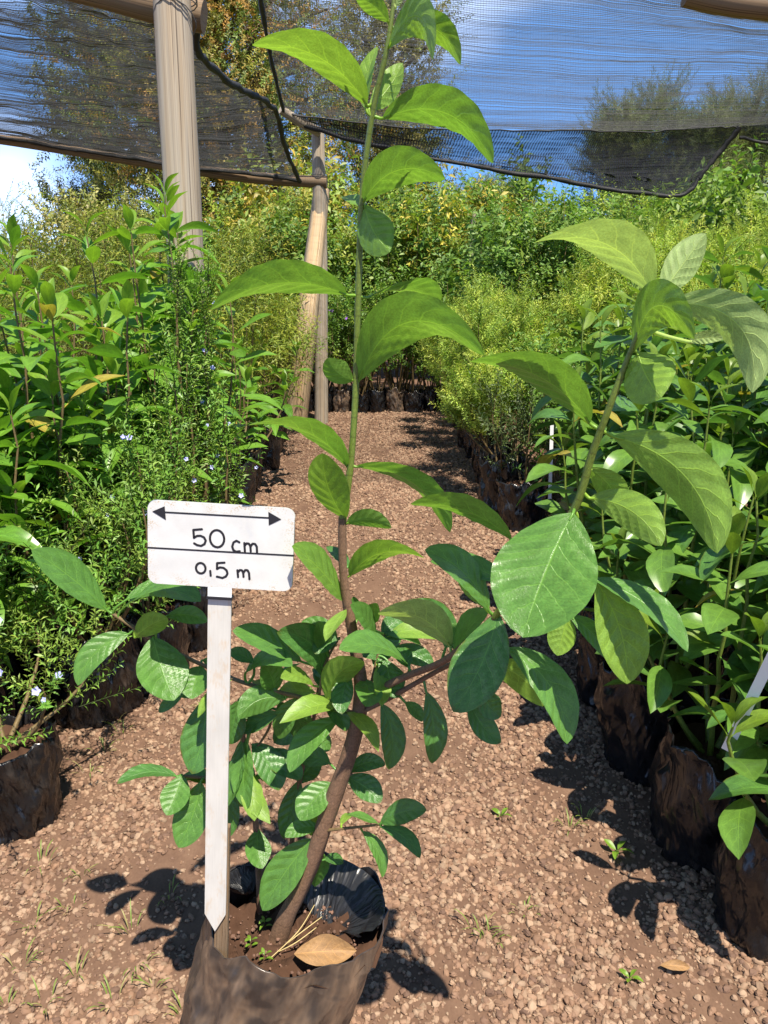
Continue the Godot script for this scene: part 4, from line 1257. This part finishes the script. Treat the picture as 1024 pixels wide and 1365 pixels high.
func build_far() -> void:
	# dense bushes and trees behind the nursery beds
	var g := "trees beyond the nursery beds"
	tree("tall tree with browning leaves behind the gap between the nets", Vector3(-2.6, 0, -13.0), 7.6, Vector3(2.1, 2.4, 1.8), 60, 75, M.s_tree, [Color(0.40, 0.38, 0.09), Color(0.52, 0.38, 0.10), Color(0.24, 0.32, 0.08), Color(0.56, 0.31, 0.09)], 1.0, g, 0.28)
	tree("dark leafy tree seen through the sagging net", Vector3(-5.2, 0, -15.0), 6.6, Vector3(0.95, 1.8, 1.0), 26, 50, M.s_tree, [Color(0.14, 0.19, 0.06), Color(0.22, 0.22, 0.07)], 1.0, g, 0.3)
	tree("thin tall tree behind the top of the leading shoot", Vector3(0.1, 0, -15.5), 7.6, Vector3(1.1, 2.2, 1.1), 40, 50, M.s_tree, [Color(0.25, 0.30, 0.08), Color(0.38, 0.33, 0.10)], 1.0, g, 0.25)
	var k := 0
	for q in [[5.0, 17.0, 5.4, 0.95], [6.3, 16.5, 4.9, 0.8], [7.5, 17.5, 5.6, 0.9], [9.0, 17.0, 5.8, 1.0], [2.6, 17.5, 3.5, 0.9], [10.5, 18.0, 5.0, 1.2]]:
		tree("wispy grey green needle tree standing beyond the wide net", Vector3(q[0], 0, -q[1]), q[2], Vector3(q[3], q[2] * 0.45, q[3]), 50, 60, M.s_needle, [Color(0.17, 0.22, 0.09), Color(0.24, 0.27, 0.11)], 0.75, g, 0.12, 0.3, 0.9)
	# a bank of bushes closing the view
	var bank := [
		[-6.2, 11.0, 2.3, 1.1, 0], [-4.6, 10.0, 2.2, 1.0, 1], [-3.3, 10.5, 2.35, 1.0, 0], [-2.2, 9.6, 2.3, 0.9, 2], [-1.2, 10.2, 2.8, 0.9, 3], [-0.2, 9.8, 2.5, 0.9, 2], [0.8, 10.2, 2.5, 0.9, 3], [1.7, 9.6, 2.55, 0.9, 4], [2.8, 10.2, 2.5, 1.0, 2], [3.9, 9.8, 2.4, 1.0, 4], [5.2, 10.5, 2.6, 1.1, 2], [6.5, 11.0, 2.6, 1.2, 4], [-7.8, 11.5, 2.3, 1.2, 1],
		[-3.8, 8.2, 1.9, 0.8, 1], [-2.7, 7.8, 2.0, 0.7, 0], [4.6, 8.0, 2.2, 0.9, 2], [3.4, 8.2, 2.3, 0.8, 4]]
	var names := ["pale dry looking bush with small olive leaves beyond the beds", "loose grey green bush under the open strip of sky", "yellow green bush in the thicket closing the path", "tall bush with tinged leaves behind the round pole", "dark green bush behind the lime feathery shrubs"]
	var tones := [[Color(0.45, 0.47, 0.16), Color(0.58, 0.53, 0.24)], [Color(0.35, 0.47, 0.19), Color(0.45, 0.53, 0.25)], [Color(0.43, 0.55, 0.09), Color(0.31, 0.46, 0.09)], [Color(0.31, 0.41, 0.09), Color(0.60, 0.47, 0.11)], [Color(0.21, 0.35, 0.07), Color(0.31, 0.45, 0.09)]]
	for q in bank:
		var node := thing("bush", names[q[4]], "bush", Vector3(q[0], 0, -q[1]), "bushes " + ["with olive leaves", "under the sky", "yellow green", "with tinged leaves", "dark green"][q[4]])
		fine_shrub(node, q[2], q[3], 16, 46, [M.s_small, M.s_fine, M.s_small, M.s_large, M.s_large][q[4]], 0.0, tones[q[4]][0], 0.05, 0.0, 1.5, 0.45, null, null, 0, tones[q[4]][1])
	# back row of bags across the end of the path
	for j in 13:
		var x := -1.05 + j * 0.165
		var node := potted("potted_shrub", "small flowering shrub in the row of black bags across the path's far end", "shrub", Vector3(x, 0, -7.0 - rng.randf() * 0.12), "shrubs across the far end of the path", j, 0.76 + 0.1 * rng.randf(), j % 3 == 1)
		fine_shrub(node, rng.randf_range(0.95, 1.4), 0.26, 7, 24, M.s_small, 0.16, Color(0.22, 0.40, 0.075), 0.22, 0.0, 0.9, 0.45, M.f_purple, M.petal_purple, 5, Color(0.32, 0.46, 0.08))
	for j in 8:
		var x := -1.5 + j * 0.42
		var node := thing("shrub", ["taller glossy shrub rising behind the back row of bags", "taller yellow leaved shrub rising behind the back row of bags"][j % 2], "shrub", Vector3(x, 0, -7.7 - rng.randf() * 0.4), ["glossy shrubs behind the back row", "yellow leaved shrubs behind the back row"][j % 2])
		fine_shrub(node, rng.randf_range(1.7, 2.25), 0.42, 9, 40, M.s_large if j % 2 == 0 else M.s_bamboo, 0.0, Color(0.17, 0.31, 0.065) if j % 2 == 0 else Color(0.40, 0.45, 0.08), 0.1, 0.0, 0.95, 0.45, null, null, 0, Color(0.24, 0.38, 0.07) if j % 2 == 0 else Color(0.56, 0.50, 0.09))

func build_rows() -> void:
	for q in [[0.95, 6.9, 1.9, 0.42], [1.35, 7.3, 2.15, 0.5], [0.75, 7.9, 2.25, 0.5], [1.9, 7.6, 2.2, 0.5]]:
		var dn := thing("shrub", "upright broad leaved shrub standing between the path's end and the lime shrubs", "shrub", Vector3(q[0], 0, -q[1]), "broad leaved shrubs past the lime ones")
		fine_shrub(dn, q[2], q[3], 9, 46, M.s_large, 0.0, Color(0.20, 0.36, 0.09), 0.08, 0.0, 0.85, 0.5, null, null, 0, Color(0.26, 0.42, 0.09))
	for q in [[-0.15, 7.75, 2.25, Color(0.42, 0.50, 0.10)], [0.42, 7.6, 2.42, Color(0.66, 0.60, 0.12)], [0.98, 8.0, 2.5, Color(0.62, 0.50, 0.12)], [0.16, 8.3, 2.6, Color(0.36, 0.46, 0.10)], [-0.9, 7.9, 2.4, Color(0.46, 0.46, 0.11)]]:
		var sn := thing("sapling", "slim bare stemmed sapling with a yellowish top behind the back row of bags", "sapling", Vector3(q[0], 0, -q[1]), "saplings behind the back row")
		fine_shrub(sn, q[2], 0.24, 3, 26, M.s_large, 0.0, q[3], 0.62, 0.0, 0.9, 0.4, null, null, 0, Color(0.30, 0.44, 0.09))
	post("garden_stake", "thin grey stake standing among the saplings past the path's end", "stake", [at(627, 345, 7.3) * Vector3(1, 0, 1), at(629, 330, 7.3), at(633, 282, 7.3)], [0.02, 0.02, 0.018], M.timber, 31, 8)
	# right bed, far part: feathery lime shrubs over a line of bags
	for q in [[0.66, 3.52, 0.95], [0.60, 3.74, 0.9], [0.66, 4.05, 0.9], [0.63, 4.35, 1.1], [0.65, 4.7, 1.2], [0.64, 5.05, 1.25], [0.63, 5.4, 1.2], [0.66, 5.8, 1.15], [0.66, 6.2, 1.2]]:
		var first: bool = q[1] < 3.9
		var node := potted("potted_shrub", ("thin shrub in a crumpled shiny black bag beside the thin white label stake" if q[1] < 3.6 else "thin shrub in a crumpled black bag touching the first lime shrub") if first else "lime feathery shrub in the line of bags edging the path", "shrub", Vector3(q[0], 0, -q[1]), "" if first else "lime feathery shrubs edging the path", int(q[1] * 10.0), 1.05 if first else 0.95)
		if first: fine_shrub(node, 0.75, 0.2, 4, 14, M.s_fine, 0.2, Color(0.12, 0.18, 0.06), 0.3)
		else: fine_shrub(node, q[2], 0.34, 8, 55, M.s_feather, 0.2, Color(0.62, 0.76, 0.14), 0.34, 0.1, 0.95, 0.5, null, null, 0, Color(0.40, 0.58, 0.10))
	for q in [[1.30, 4.3, 1.35, 0.4], [1.95, 4.9, 1.75, 0.5], [1.55, 5.4, 1.62, 0.42], [2.35, 4.3, 1.7, 0.5], [2.15, 5.9, 1.9, 0.5], [2.75, 5.4, 1.95, 0.55], [3.3, 5.6, 1.95, 0.6], [2.7, 6.6, 2.0, 0.5]]:
		var node := thing("shrub", "tall lime feathery shrub massed below the wide net", "shrub", Vector3(q[0], 0, -q[1]), "tall lime feathery shrubs")
		fine_shrub(node, q[2], q[3], 14, 70, M.s_feather, 0.02, Color(0.64, 0.76, 0.13), 0.12, 0.05, 1.15, 0.5, null, null, 0, Color(0.40, 0.58, 0.10))
	for q in [[0.98, 3.5, 1.0], [1.1, 4.0, 1.0], [0.95, 4.1, 0.95]]:
		var node := thing("shrub", "small leaved shrub tucked behind the crumpled bags", "shrub", Vector3(q[0], 0, -q[1]), "shrubs in the shade of the lime ones")
		fine_shrub(node, q[2], 0.3, 8, 34, M.s_small, 0.02, Color(0.22, 0.40, 0.075), 0.1)
	# left bed, far part
	for q in [[-0.78, 3.95, 0], [-0.80, 4.25, 1], [-0.76, 4.75, 1], [-0.80, 5.2, 2], [-0.82, 5.6, 2], [-0.95, 6.0, 2], [-1.0, 6.5, 2]]:
		var node := potted("potted_shrub", ["glossy leaved shrub in a shiny grey black bag beside the bare path", "glossy leaved shrub next along the bed towards the leaning plank", "yellow green narrow leaved shrub in the bags beside the leaning plank"][q[2]], "shrub", Vector3(q[0], 0, -q[1]), ["", "glossy shrubs towards the plank", "narrow leaved shrubs by the plank"][q[2]], int(q[1] * 7.0), 0.95)
		if q[2] < 2: leafy_plant(node, 0.78, 0.32, 6, 0.15, "glossy", M.broad, 0.2, 0.08, 60, 0.25)
		else: fine_shrub(node, 1.25, 0.32, 7, 34, M.s_bamboo, 0.18, Color(0.44, 0.50, 0.08), 0.2, 0.0, 0.75, 0.45, null, null, 0, Color(0.30, 0.42, 0.07))
	for q in [[-1.05, 4.6, 1.45], [-1.25, 5.1, 1.6], [-1.1, 5.7, 1.6], [-1.6, 5.0, 1.65], [-1.55, 5.9, 1.75], [-2.1, 5.4, 1.7], [-2.2, 6.3, 1.8], [-2.8, 5.8, 1.75], [-3.2, 6.6, 1.8]]:
		var node := thing("shrub", "tall yellow green narrow leaved shrub massed behind the grey post", "shrub", Vector3(q[0], 0, -q[1]), "narrow leaved shrubs behind the grey post")
		fine_shrub(node, q[2], 0.42, 10, 46, M.s_bamboo, 0.0, Color(0.44, 0.50, 0.08), 0.1, 0.0, 0.75, 0.45, null, null, 0, Color(0.29, 0.40, 0.07))
	# left bed, near part: broad leaves behind, fine blue-flowered shrubs in front
	var b1 := "broad leaved bright green shrub massed in front of the grey post"
	for q in [[-0.98, 2.05, 1.16, 0.32], [-1.26, 1.84, 1.12, 0.32], [-1.42, 2.30, 1.20, 0.38], [-0.90, 2.42, 1.25, 0.32], [-1.30, 2.75, 1.26, 0.38], [-1.85, 2.6, 1.24, 0.38], [-0.72, 2.66, 1.36, 0.24], [-0.80, 2.92, 1.42, 0.2], [-0.82, 2.22, 1.02, 0.28], [-0.86, 1.95, 0.86, 0.24], [-1.70, 2.1, 1.14, 0.36], [-1.04, 1.70, 0.92, 0.28], [-1.55, 1.75, 1.05, 0.32]]:
		var node := potted("potted_shrub", b1, "shrub", Vector3(q[0], 0, -q[1]), "broad leaved shrubs in front of the grey post", int(q[1] * 9.0))
		leafy_plant(node, q[2], q[3], 9, 0.15, "broad", M.broad, 0.21, 0.052, 260, 0.12)
	for q in [[-0.86, 3.45, 0.7]]:
		var node := potted("potted_shrub", "low shrub with long shiny leaves reaching out over the path", "shrub", Vector3(q[0], 0, -q[1]), "low shiny leaved shrubs", int(q[1] * 9.0))
		leafy_plant(node, q[2], 0.36, 6, 0.17, "glossy", M.broad, 0.2, 0.085, 60, 0.25)
	var fine := Color(0.22, 0.42, 0.07)
	var fine2 := Color(0.32, 0.48, 0.10)
	var node := potted("potted_shrub", "fine leaved shrub with pale blue flowers in the scuffed bag with white marks", "shrub", Vector3(-0.775, 0, -1.86), "", 1, 1.0, false)
	fine_shrub(node, 0.80, 0.30, 14, 26, M.s_fine, 0.21, fine, 0.15, 0.0, 0.8, 0.55, M.f_blue, M.petal_blue, 5, fine2)
	node = potted("potted_shrub", "small sprawling shrub with blue flowers in the black bag beside the grass tufts", "shrub", Vector3(-0.80, 0, -1.42), "", 2, 0.9, false)
	fine_shrub(node, 0.56, 0.20, 7, 14, M.s_fine, 0.21, fine2, 0.2, 0.0, 0.7, 0.5, M.f_blue, M.petal_blue, 5, fine)
	for q in [[-0.62, 2.30, 1.10, 0.17], [-0.68, 2.02, 0.92, 0.18], [-1.02, 1.5, 0.56, 0.22], [-1.22, 1.56, 0.58, 0.24]]:
		node = potted("potted_shrub", "fine leaved shrub dotted with pale blue flowers among the broad leaved ones", "shrub", Vector3(q[0], 0, -q[1]), "fine leaved blue flowered shrubs", int(q[1] * 9.0))
		fine_shrub(node, q[2], q[3], 7, 20, M.s_fine, 0.21, fine, 0.15, 0.0, 0.8, 0.6, M.f_blue, M.petal_blue, 5, fine2)
	# the lone tall shoot in front of the post
	node = potted("potted_shrub", "slender fine leaved shrub with one tall shoot rising beside the grey post", "shrub", Vector3(-0.66, 0, -2.5), "", 1)
	node.rotation.z = -0.05
	fine_shrub(node, 1.76, 0.06, 4, 52, M.s_fine, 0.21, fine, 0.2, 0.0, 0.6, 0.75, M.f_blue, M.petal_blue, 6, fine2)
	# right bed, near part: the same kind as the tall shrub
	var near := [
		[0.70, 1.12, 0.62, "young big leaved shrub in the nearest tipped bag of the right bed", 1.0, Vector2(0, 0.06), 60],
		[0.665, 1.36, 0.74, "big leaved shrub in the squat black bag holding a white label stake", 1.05, Vector2(0.03, 0.10), 80],
		[0.665, 1.63, 0.86, "big leaved shrub in the ridged black bag behind the squat one", 1.12, Vector2(0, 0.08), 100],
		[0.655, 1.93, 0.92, "big leaved shrub in the third black bag from the white label stake", 1.0, Vector2(0, 0.05), 100]]
	for q in near:
		node = potted("potted_shrub", q[3], "shrub", Vector3(q[0], 0, -q[1]), "", int(q[1] * 10.0), q[4], false, q[5])
		leafy_plant(node, q[2], 0.21, 7, 0.115, "kin", M.kin, 0.23, 0.045, q[6] + 60, 0.36, M.green_stem)
	for q in [[0.74, 2.25, 1.08], [0.88, 2.65, 1.05], [0.98, 1.35, 0.92], [0.98, 1.75, 1.08], [1.0, 2.15, 1.18], [1.04, 2.55, 1.2], [1.3, 1.9, 1.15], [1.35, 2.4, 1.22], [1.4, 2.95, 1.22], [1.05, 3.0, 1.1], [1.75, 2.6, 1.22], [1.3, 1.5, 1.0]]:
		node = potted("potted_shrub", "big leaved shrub massed in the bed behind the white label stake", "shrub", Vector3(q[0], 0, -q[1]), "big leaved shrubs massed in the bed", int(q[1] * 9.0))
		leafy_plant(node, q[2], 0.30, 9, 0.13, "kin", M.kin, 0.21, 0.046, 260, 0.10, M.green_stem)

func label_stake(label: String, a: Vector3, c: Vector3, w: float) -> void:
	var node := thing("label_stake", label, "plant label", a)
	var y := (c - a).normalized()
	var z := (EYE - a)
	z = (z - y * z.dot(y)).normalized()
	var x := y.cross(z)
	var b := Buf.new()
	box(b, Vector3(0, a.distance_to(c) * 0.5, 0), Vector3(w, a.distance_to(c), 0.0015))
	obj("strip", b.mesh(), M.white_plastic, node, Transform3D(Basis(x, y, z), Vector3.ZERO))

func build_small() -> void:
	label_stake("broad white label stake leaning in the squat black bag", at(968, 1000, 1.12), at(1042, 850, 1.03), 0.016)
	label_stake("thin white label stake beside the crumpled shiny bags", at(733, 665, 3.1), at(736, 565, 3.1), 0.014)
	# grass tufts on the path
	var gb := Buf.new()
	for q in [[100, 1300], [180, 1280], [60, 1340], [205, 1310], [95, 1205], [52, 1150], [110, 1160], [150, 965], [165, 975], [140, 1000], [285, 935], [270, 945], [120, 1025], [45, 1230], [250, 1345], [175, 1240], [320, 1180], [225, 1190], [640, 1240], [655, 1250], [700, 1210], [760, 1100], [780, 1090], [300, 640], [280, 670], [430, 640], [340, 760], [350, 720], [25, 1290], [10, 1340], [150, 1330]]:
		var c := ground_at(q[0], q[1])
		c.y = ground_height(c.x, c.z)
		for k in 7:
			var a := rng.randf() * TAU
			var l := rng.randf_range(0.018, 0.055)
			var d := Vector3(cos(a), 0, sin(a))
			var f := c + d * rng.randf() * 0.02
			blade(gb, f, f + Vector3(0, l * 0.7, 0) + d * l * 0.2, f + d * l * rng.randf_range(0.5, 0.9) + Vector3(0, l * rng.randf_range(0.25, 0.8), 0), d, 0.0026, 4, 1, 0.2, 0.0, 0.8, 0.6, Color(0.26, 0.36, 0.08) if rng.randf() < 0.75 else Color(0.45, 0.40, 0.18))
	var g := obj("grass", gb.mesh(), M.small, self)
	g.set_meta("kind", "stuff")
	g.set_meta("label", "thin tufts of grass sprouting through the gravel")
	# seedlings
	for q in [[823, 1133, 0.03, "two leaved green seedling alone on the open gravel"], [668, 1088, 0.022, "tiny seedling beside the shadow of the big leaved shrubs"], [840, 1305, 0.018, "tiny seedling near the fallen brown leaf"]]:
		var c := ground_at(q[0], q[1])
		c.y = ground_height(c.x, c.z) + 0.004
		var node := thing("seedling", q[3], "seedling", c)
		for k in 4:
			put_leaf(node, Vector3(0, 0.004, 0), k * 1.7 + 0.4, 0.5, q[2], "kin", M.broad[2])
	for q in [[-0.062, 0.248, 0.028, "tiny green seedling on the bag's soil right beside the stake"], [-0.048, 0.248, -0.004, "tiny green seedling on the bag's soil between stake and trunk"], [-0.040, 0.248, 0.05, "tiny green seedling on the bag's soil by its front rim"]]:
		var node := thing("seedling", q[3], "seedling", Vector3(-0.118 + q[0], q[1] - 0.008, -0.86 + q[2]))
		for k in 5: put_leaf(node, Vector3(0, 0.004 + 0.003 * k, 0), k * 2.1, 0.5, 0.010, "kin", M.broad[2])
	# fallen leaves
	var hero := Vector3(-0.118, 0, -0.86)
	for q in [[hero + Vector3(0.0, 0.258, 0.055), hero + Vector3(0.082, 0.258, 0.050), 0.040, "large dry tan leaf lying on the soil inside the dusty bag", true], [ground_at(880, 1288) + Vector3(0, 0.002, 0), ground_at(920, 1292) + Vector3(0, 0.003, 0), 0.018, "small dry brown leaf fallen on the gravel", false]]:
		var b := Buf.new()
		var B: Vector3 = q[0]
		var T: Vector3 = q[1] - B
		blade(b, Vector3.ZERO, T * 0.5 + Vector3(0.004, 0.010, 0.006), T, Vector3(0.1, 1, 0.5), q[2], 20, 5, 0.38, 0.0022, 0.85, 0.85, Color.WHITE, 0.9, 0.3)
		var node := thing("fallen_leaf", q[3], "leaf", B)
		obj("blade", b.mesh(), M.dry, node)
